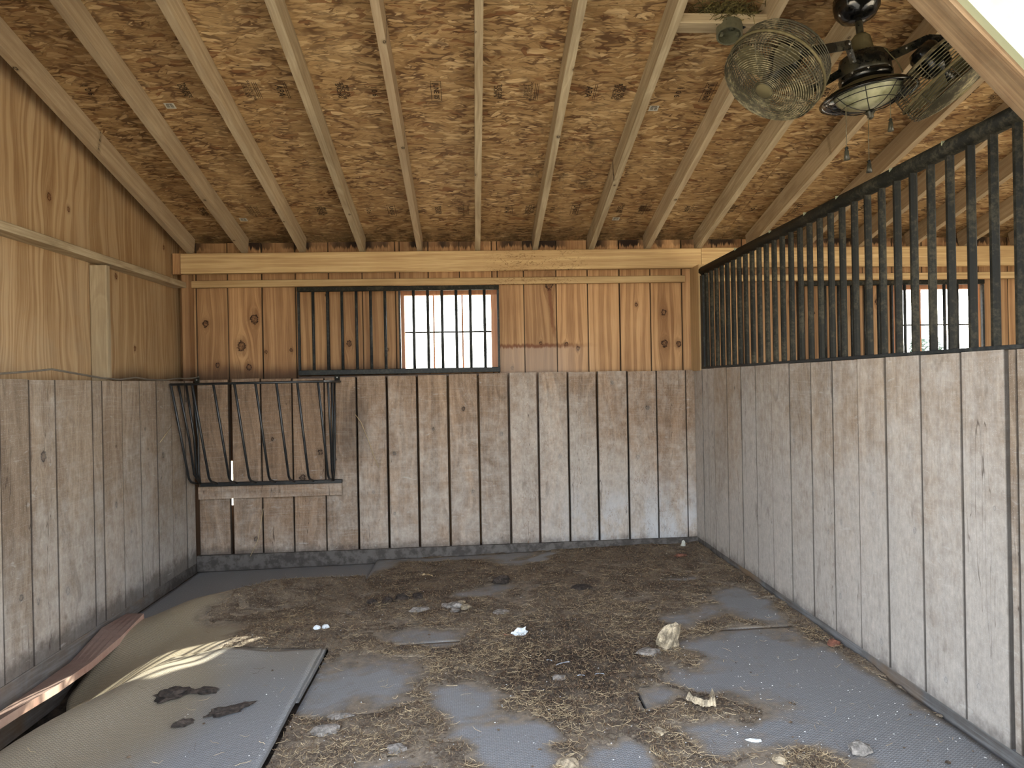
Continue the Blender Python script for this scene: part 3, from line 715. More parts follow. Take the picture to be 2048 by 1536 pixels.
# ------------------------------------------------------------ windows
def window(n, x0, x1, z0=1.292, z1=1.895):
    wd = structure(empty('window_%d' % n, ((x0+x1)/2, YS, z0)))
    y = YS+.012
    gx0, gx1, gz0, gz1 = x0+.03, x1-.052, z0+.012, z1-.045
    def bx(nm, xa, xb, za, zb, ya, yb, m): 
        return link(nm, boxme(((xa+xb)/2, (ya+yb)/2, (za+zb)/2), (xb-xa, yb-ya, zb-za), .002), m, wd)
    bx('sash_rail', x0, x1, gz1, z1, y-.02, y+.03, M_sash); bx('sash_rail', x0, x1, z0, gz0, y-.02, y+.03, M_sash)
    bx('sash_stile', x0, gx0, gz0, gz1, y-.02, y+.03, M_sash); bx('sash_stile', gx1, x1, gz0, gz1, y-.02, y+.03, M_sash)
    for k in (1, 2):
        X = gx0+(gx1-gx0)*k/3; bx('muntin', X-.006, X+.006, gz0, gz1, y+.006, y+.024, M_sash)
    Z = (gz0+gz1)/2; bx('muntin', gx0, gx1, Z-.006, Z+.006, y+.006, y+.024, M_bar2)
    for i in range(3):
        for j in range(2):
            xa = gx0+(gx1-gx0)*i/3+.003; xb = gx0+(gx1-gx0)*(i+1)/3-.003; za = gz0+(gz1-gz0)*j/2+.003; zb = gz0+(gz1-gz0)*(j+1)/2-.003
            bx('pane', xa, xb, za, zb, y+.014, y+.017, M_glass)
    return wd
window(1, -.522, .2); window(2, 3.235, 3.925)
def win_grille(x0, label, off=0):
    g = tag(empty('window_grille', (x0+.724, 5.2, 1.27)), label, 'grille')
    y = 5.17
    L = 1.448
    link('top_rail', boxme((x0+L/2, y, 1.887), (L, .03, .034), .003), M_bar, g)
    link('bottom_rail', boxme((x0+L/2, y, 1.289), (L, .034, .036), .003), M_bar2, g)
    for X in (x0+.008, x0+L-.008): link('side_rail', boxme((X, y+.004, 1.588), (.016, .026, .562), .002), M_bar2, g)
    link('side_rail', boxme((x0+.727, y+.004, 1.588), (.014, .03, .562), .002), M_bar2, g)
    me = tube([(0, 0, 1.307), (0, 0, 1.870)], .011, 10); me.materials.append(M_bar2)
    for i in range(1, 14):
        if i == 7: continue
        link('bar', me, None, g, (x0+.008+.1025*i, y, 0))
    for X in (.06, .28, .5, .72, .94, 1.16, 1.38):
        link('screw', boxme((x0+X, y-.0165, 1.888), (.007, .004, .007), .001), M_nail, g)
    link('fixing_strip', boxme((x0+L/2, 5.212, 1.255), (L, .09, .018), .002), M_nail, g)
    return g
win_grille(-1.243, 'dark steel bar grille over the window of this stall, above the wooden wall')
win_grille(2.43, 'dark steel bar grille over the far window, seen through the partition bars')

# ------------------------------------------------------------ partition grille
pg = tag(empty('partition_grille', (1.655, 3.5, KT)), 'long dark steel bar grille standing on top of the right wooden partition', 'grille')
GX = 1.655
link('top_rail', tube([(GX, 5.03, 1.962), (GX, 1.62, 1.972)], .030, 8), M_bar, pg)
link('bottom_rail', boxme((GX, 3.34, KT+.008), (.04, 3.44, .014), .002), M_bar2, pg)
link('end_plate', boxme((GX-.004, 4.992, 1.60), (.03, .10, .66), .003), M_bar2, pg)
for z in (1.86, 1.30): link('bolt', boxme((GX-.021, 5.0, z), (.008, .014, .014), .003), M_screw, pg)
me = tube([(0, 0, KT+.012), (0, 0, 1.945)], .0145, 8, smooth=False); me.materials.append(M_bar)
for i in range(33):
    yb = 4.906-.1019*i
    if yb > 1.66: link('bar', me, None, pg, (GX, yb, 0), rz(.0))
me = boxme((0, 0, 0), (.034, .05, .74), .003); me.materials.append(M_bar)
link('end_post', me, None, pg, (GX, 1.968, 1.63))
me = boxme((0, 0, 0), (.052, .004, .014), 0); me.materials.append(M_cream)
for i in (6, 11, 15, 18, 22, 25): link('weld_mark', me, None, pg, (GX-.004, 4.906-.1019*i, 1.985), rz(.1))

# ------------------------------------------------------------ hay rack
hr = tag(empty('hay_rack', (-1.44, 5.14, .5)), 'black wire wall hay rack in the left rear corner', 'hay rack')
XA, XB_, YF, ZT, ZB = -1.955, -.955, 4.70, 1.222, .512
YW = 5.135
link('top_rail', tube([(XA+.02, YW, ZT+.004), (XA+.005, YW-.04, ZT), (XA, YF+.02, ZT-.002), (XA+.01, YF, ZT-.002), (XB_-.03, YF, ZT), (XB_-.02, YF+.02, ZT), (XB_+.006, YW-.03, ZT), (XB_+.01, YW, ZT)], .0085, 8), M_rack, hr)
link('bottom_rail', boxme(((XA+XB_)/2+.02, 5.125, ZB), (XB_-XA-.01, .026, .026), .003), M_rack, hr)
for X in (-1.945, -.965):
    link('bracket', boxme((X+.0, 5.138, ZT+.02), (.036, .006, .055), .002), M_bar, hr)
    link('bolt', boxme((X, 5.133, ZT+.03), (.01, .006, .01), .002), M_screw, hr)
for i in range(8):
    X = -1.945+i*.134
    link('bar', tube([(X, YF, ZT), (X, 4.945, .62), (X, 4.962, .578), (X, 5.0, .548), (X, 5.112, ZB+.008)], .0082, 8), M_rack, hr)
for X, ex in ((-1.95, .02), (-.97, -.02)):
    for Y, yb_ in ((4.83, 4.985), (4.96, 5.03), (5.06, 5.07)):
        link('side_bar', tube([(X+(.0), Y, ZT), (X+ex*.7, (Y+yb_)/2+.05, .85), (X+ex, yb_+.03, .60), (X+ex*1.4, 5.1, ZB+.01)], .0078, 8), M_rack, hr)
lb = beam(None, 'ledger_board', M_kickb, (-1.945, 5.135, .452), (-.945, 5.135, .458), .028, .088, (0, -1, 0), 801, .001, col=(.5, .4, .3, 1))
tag(lb, 'short horizontal weathered board under the hay rack', 'board')

# ------------------------------------------------------------ cable on the ledge
cable = tag(link('cable', tube([(-2.0, 2.2, 1.262), (-2.0, 3.0, 1.262), (-2.01, 3.35, 1.283), (-2.0, 3.5, 1.296), (-2.0, 3.62, 1.286), (-2.0, 3.95, 1.258), (-2.0, 4.15, 1.25), (-1.995, 4.33, 1.264), (-2.0, 4.5, 1.252), (-2.0, 4.75, 1.251), (-1.98, 4.9, 1.262), (-1.97, 5.05, 1.262), (-1.95, 5.14, 1.268), (-1.935, 5.15, 1.276)], .005, 6), M_cable),
            'thin grey cable lying along the top of the left wooden wall', 'cable')

# ------------------------------------------------------------ ceiling fan with two caged heads and a lamp
K = .972; FY = 2.82
fan = tag(empty('ceiling_fan', (1.60, FY, 2.72)), 'dusty black double-head caged ceiling fan with a caged lamp, hanging under the roof', 'fan')
def fx(z): return (1.649+(2.69-z)*.11)*K       # the rod leans a little
def fz(z): return 1.19+(z-1.19)*K
AX = frame((1, 0, 0), (-.11, 0, 1))
def fl_(name, prof, z, m, n=36, parent=None, dx=0):
    return link(name, lathe(prof, n), m, parent or fan, (fx(z)+dx, FY, fz(z)), AX)
fl_('canopy', [(.0, -.075), (.035, -.074), (.065, -.06), (.086, -.03), (.09, 0), (.086, .03), (.0, .032)], 2.755, M_blk)
link('down_rod', tube([(fx(2.72), FY, fz(2.72)), (fx(2.54), FY, fz(2.54))], .0145, 14), M_fan, fan)
fl_('coupling_cover', [(.0, .05), (.022, .05), (.036, .035), (.044, -.02), (.044, -.045), (0, -.045)], 2.575, M_dustm)
mo = fl_('motor_housing', [(.0, .04), (.075, .04), (.092, .028), (.098, .0), (.1, -.035), (.098, -.05), (0, -.05)], 2.50, M_fan)
fl_('trim_ring', [(.0, .012), (.096, .012), (.104, .0), (.1, -.022), (.07, -.03), (0, -.03)], 2.448, M_blk)
fl_('neck', [(.0, .02), (.074, .02), (.08, .0), (.085, -.02), (.0, -.02)], 2.418, M_dustm)
sh = fl_('lamp_shade', [(.078, .045), (.088, .038), (.15, .012), (.178, -.004), (.186, -.012), (.184, -.018), (.172, -.01), (.145, .002), (.125, .008), (.0, .01)], 2.378, M_blk)
fl_('shade_top', [(.072, .05), (.09, .0415), (.15, .0155), (.17, .003)], 2.378, M_dustm)
ln_ = fl_('lamp_glass', [(.128, .004), (.118, -.018), (.094, -.038), (.06, -.052), (.02, -.058), (.0, -.058)], 2.378, M_lens)
bm = bmesh.new()
for k in range(8):
    a = k*math.pi/4+.2; pts = []
    for r, z in ((.16, -.006), (.14, -.022), (.115, -.042), (.08, -.058), (.04, -.068), (.0, -.071)):
        pts.append((r*math.cos(a), r*math.sin(a), z))
    addtube(bm, pts, .0018, 5)
for r, z in ((.138, -.024), (.105, -.048), (.15, -.01)):
    addtube(bm, [(r*math.cos(t*math.pi/18), r*math.sin(t*math.pi/18), z) for t in range(36)], .0018, 5, True)
link('lamp_cage', fin(bm, smooth=True), M_wire, fan, (fx(2.378), FY, fz(2.378)), AX)
fl_('finial', [(0, .0), (.016, -.002), (.02, -.012), (.012, -.022), (.014, -.03), (.006, -.038), (0, -.038)], 2.31, M_fan, 14)
for (X, zt, zb, dy) in ((1.588, 2.33, 2.155, -.11), (1.684, 2.31, 2.10, 0), (1.781, 2.43, 2.275, -.05)):
    X *= K; yc = FY+dy; s_ = (FY+dy)/FY
    X *= s_; zt = 1.19+(fz(zt)-1.19)*s_; zb = 1.19+(fz(zb)-1.19)*s_
    c_ = link('pull_chain', tube([(X, yc, zt), (X, yc, zb)], .0014, 5), M_cage, fan)
    link('chain_fob', lathe([(0, 0), (.004, -.001), (.008, -.006), (.005, -.012), (.008, -.018), (.009, -.035), (.012, -.052), (0, -.054)], 12), M_fan, c_, (X, yc, zb))
link('lead_wire', tube([(fx(2.51)+.03, FY-.095, fz(2.525)), (fx(2.45)+.07, FY-.1, fz(2.47)), (fx(2.4)+.1, FY-.085, fz(2.43))], .0022, 5), M_dustm, fan)
for a in (.2, 1.4, 2.6, 3.7, 4.3, 5.2): link('screw', lathe([(0, .004), (.005, .003), (.006, 0)], 8), M_screw, mo, Vector((fx(2.45), FY, fz(2.45)))+AX @ Vector((.1*math.cos(a), .1*math.sin(a), 0)), frame((0, 0, 1), (math.cos(a), math.sin(a), 0)))

def fan_head(c, nrm, arms, roll=0):
    h = link('fan_head', None, None, fan, c)
    fr_ = frame((0, 1, .3), nrm)
    def part(nm, me, m):
        o = link(nm, me, m, h, c, fr_); return o
    Rr = .188
    bm = bmesh.new()
    def ring(r, z, t=.0022): addtube(bm, [(r*math.cos(2*math.pi*k/36), r*math.sin(2*math.pi*k/36), z) for k in range(36)], t, 4, True)
    def fz_(r): return .055+.04*(1-(r/Rr)**2.4)
    for k in range(19): ring(.036+(.176-.036)*k/18, fz_(.036+(.176-.036)*k/18))
    for k in range(5): ring(Rr*(.985+.015*math.sin(k)), .052-.011*k)
    for k in range(9):
        a = 2*math.pi*k/9
        addtube(bm, [(r*math.cos(a), r*math.sin(a), fz_(r)-.002) for r in (.03, .08, .13, .165)]+[(Rr*math.cos(a), Rr*math.sin(a), .045), (Rr*math.cos(a), Rr*math.sin(a), .0)], .0022, 4)
    part('front_guard', fin(bm, smooth=True), M_cage)
    bm = bmesh.new()
    addtube(bm, [(Rr*1.01*math.cos(2*math.pi*k/40), Rr*1.01*math.sin(2*math.pi*k/40), 0) for k in range(40)], .0055, 6, True)
    part('guard_rim', fin(bm, smooth=True), M_dustm)
    bm = bmesh.new()
    for k in range(6): ring(Rr*(1-.01*k), -.012*(k+1))
    for k in range(11): r = .17-.0105*k; ring(r, -.078-.035*(1-(r/Rr)**2))
    for k in range(9):
        a = 2*math.pi*(k+.5)/9
        addtube(bm, [(Rr*math.cos(a), Rr*math.sin(a), 0), (Rr*.96*math.cos(a), Rr*.96*math.sin(a), -.07), (.12*math.cos(a), .12*math.sin(a), -.1), (.06*math.cos(a), .06*math.sin(a), -.112)], .0022, 4)
    part('rear_guard', fin(bm, smooth=True), M_cage)
    part('badge', lathe([(0, .101), (.03, .1), (.034, .094), (.033, .09), (0, .09)], 24), M_dustm)
    part('head_motor', lathe([(0, -.15), (.045, -.15), (.058, -.13), (.06, -.06), (.05, -.03), (.02, -.02), (.02, .03), (0, .03)], 24), M_blk)
    for k in range(4):
        bm = bmesh.new(); a0 = 2*math.pi*k/4+roll; rows = []
        for r, w0, tw in ((.03, .35, .5), (.08, .45, .4), (.13, .42, .3), (.165, .30, .25)):
            row = []
            for s in (-1, 1):
                a = a0+s*w0*.9; row.append(Vector((r*math.cos(a), r*math.sin(a), .01+s*tw*.045)))
            rows.append(row)
        for th_ in (0, .002):
            vv = [[bm.verts.new(p+Vector((0, 0, th_))) for p in row] for row in rows]
            for A, B in zip(vv, vv[1:]): bm.faces.new((A[0], A[1], B[1], B[0]))
        part('blade', fin(bm, smooth=True), M_dustm)
    for pts, wd_ in arms:
        pts = [Vector(p) for p in pts]
        bm = bmesh.new()
        for p, q in zip(pts, pts[1:]):
            d = q-p; addbox(bm, (p+q)/2, (wd_, .012, d.length+.006), frame((0, 0, 1) if abs(d.normalized().z) < .8 else (0, 1, 0), d))
        bmesh.ops.bevel(bm, geom=bm.edges[:], offset=.002, segments=1, affect='EDGES')
        link('arm', fin(bm), M_fan, fan)
        for p in (pts[0], pts[-1], (pts[0]+pts[1])/2):
            link('arm_screw', lathe([(-.0, .005), (.004, .004), (.005, 0)], 8), M_screw, fan, p+Vector((-.004, -.008, 0)), frame((1, 0, 0), (0, -1, 0)))
    return h

fan_head((1.183, 2.66, 2.357), (-.576, -.167, -.80), [
    ([(1.205, 2.50, 2.362), (1.286, 2.52, 2.380), (1.44, 2.60, 2.438)], .034), ([(1.44, 2.60, 2.438), (1.51, 2.72, 2.49)], .03), ([(1.513, 2.74, 2.503), (1.545, 2.76, 2.445)], .03),
    ([(1.36, 2.82, 2.345), (1.443, 2.84, 2.384), (1.54, 2.83, 2.44)], .03)], .3)
fan_head((1.902, 2.72, 2.379), (.60, -.2, -.78), [
    ([(1.700, 2.80, 2.478), (1.856, 2.76, 2.541), (1.946, 2.70, 2.509), (2.02, 2.69, 2.45)], .034),
    ([(1.69, 2.9, 2.47), (1.82, 2.93, 2.44), (1.90, 2.90, 2.42)], .03)], .8)

# ------------------------------------------------------------ electrical box and nest on the blocking
eb = tag(empty('junction_box', (1.13, 3.01, 2.70)), 'round grey metal electrical box under the short crosspiece between two rafters', 'junction box')
BX = frame((1, 0, 0), (.12, .28, 1))
bm = bmesh.new(); lathe([(.047, -.042), (.054, -.044), (.055, -.02), (.055, .008), (.0, .008), (.0, .002), (.049, .002), (.049, -.04), (.047, -.042)], 32, bm=bm)
link('box', fin(bm, smooth=False), M_galv, eb, (1.133, 3.0, 2.70), BX)
link('knockout', lathe([(.016, 0), (.016, -.003), (.010, -.003), (.010, -.006), (0, -.006)], 20), M_galv, eb, (1.143, 3.0, 2.699), BX)
for sx, sy in ((-.036, .0), (.036, 0)):
    link('screw_lug', boxme((0, 0, 0), (.014, .014, .02), .002), M_galv, eb, (1.133+sx, 3.0, 2.672), BX)
link('cable_clamp', tube([(1.18, 3.0, 2.70), (1.205, 3.0, 2.715), (1.21, 3.01, 2.735)], .012, 10), M_fan, eb)
rn = random.Random(4); bm = bmesh.new()
for k in range(700):
    c = Vector((1.115+rn.gauss(0, .06), 3.01+rn.uniform(-.05, .04), 2.742+min(.05, abs(rn.gauss(0, .03)))))
    if rn.random() < .12: c.z -= rn.uniform(.0, .04); c.y = 2.962
    d = Vector((rn.uniform(-1, 1), rn.uniform(-1, 1), rn.uniform(-.5, .5))).normalized()*rn.uniform(.01, .035)
    addtube(bm, [c-d, c+Vector((0, 0, rn.uniform(-.006, .006))), c+d], rn.uniform(.0008, .002), 3)
tag(link('bird_nest', fin(bm), M_nest), 'clump of dry moss and straw on the short crosspiece between two rafters', 'nest')['kind'] = 'stuff'

# ------------------------------------------------------------ rubber mats
CLEAN = [(-.49, 3.0, .34, .25, 1), (-.04, 2.76, .12, .2, 1.3), (.11, 2.40, .13, .2, 1.4), (.46, 2.32, .09, .12, 1.2), (.85, 2.84, .24, .10, 1), (.72, 2.66, .10, .08, 1),
         (1.45, 3.72, .22, .36, 1.1), (1.06, 3.60, .13, .11, 1), (1.34, 2.72, .34, .52, 1.4), (1.45, 2.2, .3, .4, 1.2), (.95, 2.38, .2, .14, 1), (1.25, 4.26, .15, .04, .9), (-.15, 5.06, .50, .09, 1),
         (-.02, 4.2, .18, .09, .7), (-.23, 3.49, .2, .12, .7), (.5, 4.94, .05, .18, 1), (1.15, 3.2, .28, .14, .8), (-1.2, 5.0, .6, .3, 1.4), (.3, 4.9, .3, .1, .6), (.9, 3.9, .1, .08, .5),
         (-.3, 2.3, .18, .1, .5), (.75, 2.1, .2, .12, .8)]
CREST = [(-1.95, 3.84), (-1.73, 3.98), (-1.56, 4.12), (-1.2, 4.42), (-.79, 4.60), (-.62, 4.64)]
def crest_y(x):
    if x <= CREST[0][0]: return CREST[0][1]
    for (a, b), (c, d) in zip(CREST, CREST[1:]):
        if x <= c: return b+(d-b)*(x-a)/(c-a)
    return CREST[-1][1]
def dirt(x, y):
    """how much bedding lies at a point of the floor: > 0 means covered"""
    x0_, y0_ = x, y; x += .15*nz(x, y, 3.4, 21)+.07*nz(x, y, 9, 22); y += .14*nz(x0_, y, 3.4, 23)+.06*nz(x0_, y, 9, 24)
    d = .22+.34*nz(x, y, 2.3, 1)+.30*nz(x*.6, y*1.6, 6, 2)+.20*nz(x*.6, y*1.5, 15, 3)+.1*nz(x*.7, y*1.3, 38, 4)
    for cx, cy, rx, ry, s in CLEAN:
        q = math.hypot((x-cx)/rx, (y-cy)/ry)
        if q < 1.8: d -= s*.80*(1-sstep(.3, 1.5, q))
    x, y = x0_, y0_
    d += .5*sstep(1.50, 1.62, x)*(1 if y > 2.4 else .3)
    d += .35*(1-sstep(.2, .75, math.hypot(x-.4, (y-3.1)*.9)))
    d -= 1.4*sstep(-1.36, -1.62, x)
    if y < 3.9: d -= .9*sstep(-1.12, -1.30, x)*(1-sstep(3.7, 3.9, y))
    if x < -.70 and y > crest_y(x)-.02: d -= 2.0
    if x < -.700 and y < 3.38: d -= 1.5
    return d
def hB(x, y):
    cy = crest_y(x); amp = .062*sstep(-.62, -1.3, x)*(1-.95*sstep(-1.55, -1.85, x))+.012
    t = y-cy
    prof = math.exp(-(t/.30)**2) if t < 0 else math.exp(-(t/.07)**2)
    swell = .035*math.exp(-((x+1.15)/.25)**2-((y-3.45)/.3)**2)*sstep(3.2, 3.45, y)
    ripple = 0
    return floorz(x)+.012+amp*prof*sstep(4.9, 4.6, y)+swell-1.0*trench(x, y)*sstep(3.9, 3.5, y)
def hA(x, y):
    z = floorz(x)+.030
    c = -1.40-.2*sstep(3.24, 2.46, y)-.06*sstep(2.5, 1.8, y)
    z += .05*math.exp(-((x-c-.06)/.14)**2)*sstep(3.36, 3.1, y)*.8
    if x < c: z -= 1.3*(c-x)**1.5
    z += .03*math.exp(-((x+1.15)/.14)**2-((y-3.36)/.12)**2)
    z += .006*nz(x, y, 3)
    return z
def mat_mesh(x0, x1, y0, y1, hf, th=.018, rot=0, st=.025, tanf=None, y1f=None, x0f=None):
    nx = max(2, int((x1-x0)/st)); ny = max(2, int((y1-y0)/st)); bm = bmesh.new()
    da = bm.verts.layers.float.new('dust'); ta = bm.verts.layers.float.new('tan')
    cx, cy = (x0+x1)/2, (y0+y1)/2; T = []; Bt = []
    for i in range(nx+1):
        r1 = []; r2 = []
        for j in range(ny+1):
            yq = y0+(y1-y0)*j/ny; xs0 = x0f(yq) if x0f else x0; x = xs0+(x1-xs0)*i/nx; ye = y1f(x) if y1f else y1; y = y0+(ye-y0)*j/ny
            X = cx+(x-cx)*math.cos(rot)-(y-cy)*math.sin(rot); Y = cy+(x-cx)*math.sin(rot)+(y-cy)*math.cos(rot)
            if i in (0, nx): X += .003*nz(0, y, 9, i)
            if j in (0, ny): Y += .003*nz(x, 0, 9, j)
            z = hf(X, Y); v = bm.verts.new((X, Y, z)); v[da] = max(0, min(1, .92+dirt(X, Y)*1.1)); v[ta] = tanf(X, Y) if tanf else 0
            r1.append(v); u_ = bm.verts.new((X, Y, z-th)); u_[ta] = .2; r2.append(u_)
        T.append(r1); Bt.append(r2)
    for i in range(nx):
        for j in range(ny):
            bm.faces.new((T[i][j], T[i+1][j], T[i+1][j+1], T[i][j+1])); bm.faces.new((Bt[i][j], Bt[i][j+1], Bt[i+1][j+1], Bt[i+1][j]))
    for i in range(nx):
        bm.faces.new((T[i][0], Bt[i][0], Bt[i+1][0], T[i+1][0])); bm.faces.new((T[i][ny], T[i+1][ny], Bt[i+1][ny], Bt[i][ny]))
    for j in range(ny):
        bm.faces.new((T[0][j], T[0][j+1], Bt[0][j+1], Bt[0][j])); bm.faces.new((T[nx][j], Bt[nx][j], Bt[nx][j+1], T[nx][j+1]))
    me = D.meshes.new('mat'); bm.to_mesh(me); bm.free()
    for p in me.polygons: p.use_smooth = abs(p.normal.z) > .5
    return me
def flat(x, y): return floorz(x)+.004*nz(x, y, 2, 8)
def mat(args, hf, label, **k):
    o = tag(link('rubber_mat', mat_mesh(*args, hf, **k), M_mat), label, 'mat'); return o
tanA = lambda x, y: min(1, .95*sstep(-.9, -1.35, x+.25*nz(x, y, 2)))*.9+.35*sstep(2.9, 3.3, y)*(1-sstep(-.9, -1.35, x))
tanB = lambda x, y: .9*sstep(-.8, -1.2, x)+.2
mat((-1.92, -.712, 1.66, 3.345), hA, 'dusty rubber stall mat in front left, its left edge bent down', tanf=tanA, rot=.012)
mat((-1.88, -.712, 2.86, 4.6), hB, 'sagging tan dusty rubber mat bulging up along the left wall', tanf=tanB, st=.022, y1f=lambda x: crest_y(x)+.055, x0f=lambda y: -1.88+.24*sstep(3.75, 2.86, y))
mat((-1.955, -.715, 3.80, 5.13), lambda x, y: floorz(x)-.022+.006*nz(x, y, 2), 'clean dark rubber mat in the left rear corner')
mat((-.704, .612, 3.425, 5.13), lambda x, y: flat(x, y)-.0, 'rubber mat at the middle of the rear wall under trampled bedding')
mat((-.700, .614, 1.62, 3.415), flat, 'rubber mat in the middle foreground with clean bluish patches between the straw')
mat((.626, 1.622, 1.62, 3.362), flat, 'wide bare rubber mat in front right along the partition')
mat((.620, 1.622, 3.374, 5.13), flat, 'rubber mat in the right rear corner half covered by bedding')

# ------------------------------------------------------------ bedding layer, straw, chips
def top(x, y):
    if x < -.7 and y < 3.345: return hA(x, y)
    if x < -.705 and y < crest_y(x)+.055: return hB(x, y)
    if x < -.71: return floorz(x)-.02
    return flat(x, y)
bm = bmesh.new(); st = .0115
x0, x1, y0, y1 = -1.62, 1.628, 2.0, 5.135; nx = int((x1-x0)/st); ny = int((y1-y0)/st)
g = {}
def bh(x, y):
    d = dirt(x, y)
    n = .5+.5*noise.fractal(Vector((x*26, y*26, 4)), 1.0, 2.2, 3)
    n2 = noise.noise(Vector((x*9, y*9, 7)))
    return d, min(.022, max(0, d)*.016+.001)+.012*max(0, d+.12)**.5*(n-.45)+.006*n2*min(1, max(0, d)*2)
for i in range(nx+1):
    for j in range(ny+1):
        x = x0+(x1-x0)*i/nx; y = y0+(y1-y0)*j/ny; d, h = bh(x, y)
        if d < -.12: continue
        z = top(x, y)+(h if d > 0 else h-.02*(-d/.12))+.0015
        g[i, j] = (x, y, z, d)
vv = {}
for i in range(nx):
    for j in range(ny):
        ks = ((i, j), (i+1, j), (i+1, j+1), (i, j+1))
        if all(k in g for k in ks) and max(g[k][3] for k in ks) > -.03:
            q = []
            for k in ks:
                if k not in vv: vv[k] = bm.verts.new(g[k][:3])
                q.append(vv[k])
            bm.faces.new(q)
me = D.meshes.new('bed'); bm.to_mesh(me); bm.free()
for p in me.polygons: p.use_smooth = True
bd = tag(link('trampled_bedding', me, M_dirt), 'brown trampled manure and hay crumbs spread over the mats', 'bedding'); bd['kind'] = 'stuff'
def scatter_strands(name, label, N_, seed, lo, hi, rad, pred, tone):
    rn = random.Random(seed); V = []; Fc = []; T_ = []; n = 0; tries = 0
    while n < N_ and tries < N_*40:
        tries += 1
        x = rn.uniform(-1.5, 1.61); y = 2.0+(5.1-2.0)*rn.random()**1.25
        if rn.random() > pred(x, y): continue
        n += 1
        L = rn.uniform(lo, hi); a = rn.uniform(0, math.pi); c = rn.uniform(-.9, .9); r = rad*rn.uniform(.6, 1.3)
        t = tone(rn); base = len(V); zt = top(x, y)+max(0, bh(x, y)[1])+.002
        for k in range(4):
            f_ = k/3-.5; aa = a+c*f_*1.2
            px = x+L*f_*math.cos(a)-c*L*.35*(f_*f_)*math.sin(a); py = y+L*f_*math.sin(a)+c*L*.35*(f_*f_)*math.cos(a)
            pz = zt+rn.uniform(0, .006)+(.010*rn.random() if k in (0, 3) else .002)
            nx_, ny_ = -math.sin(aa), math.cos(aa)
            V += [(px+nx_*r, py+ny_*r, pz), (px-nx_*r, py-ny_*r, pz), (px, py, pz+r*1.4)]; T_ += [t]*3
        for k in range(3):
            b = base+3*k
            for u_, v_ in ((0, 1), (1, 2), (2, 0)): Fc.append((b+u_, b+v_, b+3+v_, b+3+u_))
    me = D.meshes.new(name); me.from_pydata(V, [], Fc); at = me.attributes.new('tone', 'FLOAT', 'POINT'); at.data.foreach_set('value', T_)
    o = tag(link(name, me, M_straw), label, 'straw'); o['kind'] = 'stuff'
def p_straw(x, y):
    d = dirt(x, y)
    q = max(0, min(1, .25+d*1.6)) if d > -.12 else .006
    ed = math.exp(-((d-.12)/.2)**2)
    cl = max(0, min(1, .5+1.1*nz(x, y, 3.3, 12)))
    v = q*(.08+.92*cl**2)*.8+.45*ed*cl if d > -.12 else .008
    if x < -.7: v *= .55
    v *= 1-.8*sstep(3.3, 4.3, y)
    v *= 1-.5*sstep(.5, .1, math.hypot(x-.4, y-3.1))
    return min(1, v)
scatter_strands('loose_straw', 'loose pale straw and hay stems strewn over the bedding', 9000, 21, .008, .050, .0005, p_straw, lambda r: r.random()**1.3)
scatter_strands('hay_crumbs', 'short brown hay crumbs mixed into the bedding', 16000, 22, .005, .018, .0009, lambda x, y: min(1, max(0, dirt(x, y)+.15)*1.4), lambda r: r.random()**3*.4)
rn = random.Random(33); bm = bmesh.new(); n = 0
def chip(bm, c, s, rn):
    vs_ = [bm.verts.new(Vector(c)+Vector(d)*s*rn.uniform(.6, 1.2)) for d in ((1, 0, 0), (-1, 0, 0), (0, 1, 0), (0, -1, 0), (0, 0, .6), (0, 0, -.5))]
    for a, b, c_ in ((0, 2, 4), (2, 1, 4), (1, 3, 4), (3, 0, 4), (2, 0, 5), (1, 2, 5), (3, 1, 5), (0, 3, 5)): bm.faces.new((vs_[a], vs_[b], vs_[c_]))
cb = bmesh.new(); m_ = 0
while m_ < 7000:
    x = rn.uniform(-1.45, 1.61); y = 2.0+3.1*rn.random()**1.3; d = dirt(x, y)
    if rn.random() > (min(1, .35+d) if d > -.1 else .10*math.exp(d*2)): continue
    if x < -1.3 and d < -.3 and rn.random() < .9: continue
    s_ = .0015+.009*rn.random()**4
    vs_ = []
    chip(cb, (x, y, top(x, y)+max(0, bh(x, y)[1])+s_*.3), s_, rn); m_ += 1
tag(link('bedding_crumbs', fin(cb), M_dung2), 'brown manure crumbs strewn over mats and bedding', 'crumbs')['kind'] = 'stuff'
while n < 1500:
    x = rn.uniform(-1.3, 1.6); y = 2.0+3.0*rn.random()**1.6
    wgt = .25+.75*sstep(.2, 1.1, x)*sstep(3.6, 2.6, y)
    if rn.random() > wgt: continue
    chip(bm, (x, y, top(x, y)+max(0, bh(x, y)[1])+.002), .0012+.003*rn.random()**3.5, rn); n += 1
tag(link('pale_crumbs', fin(bm), M_chip), 'tiny white crumbs scattered over the mats', 'crumbs')['kind'] = 'stuff'

# ------------------------------------------------------------ single pieces on the floor
def lump(name, m, x, y, sx, sy, sz, label, cat, seed, rot=0, tilt=0, group=None, rough=.28, sub=2, dz=0, flatb=True):
    bm = bmesh.new(); bmesh.ops.create_icosphere(bm, subdivisions=sub, radius=1)
    for v in bm.verts:
        n_ = noise.fractal(v.co*1.6+Vector((seed*3.1, seed, 0)), .8, 2.1, 3)
        v.co *= 1+rough*n_*1.4
        if v.co.z < 0 and flatb: v.co.z *= .35
        v.co = Vector((v.co.x*sx, v.co.y*sy, v.co.z*sz))
    R_ = rz(rot) @ Matrix.Rotation(tilt, 3, 'X')
    me = fin(bm, smooth=False)
    z = top(x, y)+max(0, bh(x, y)[1])+.25*sz+dz
    return tag(link(name, me, m, None, (x, y, z), R_), label, cat, group)
lump('dung_clod', M_slab, .86, 3.17, .060, .030, .085, 'upright tan slab of caked bedding right of the middle of the floor', 'bedding', 1, .5, .35, rough=.35, sub=3)
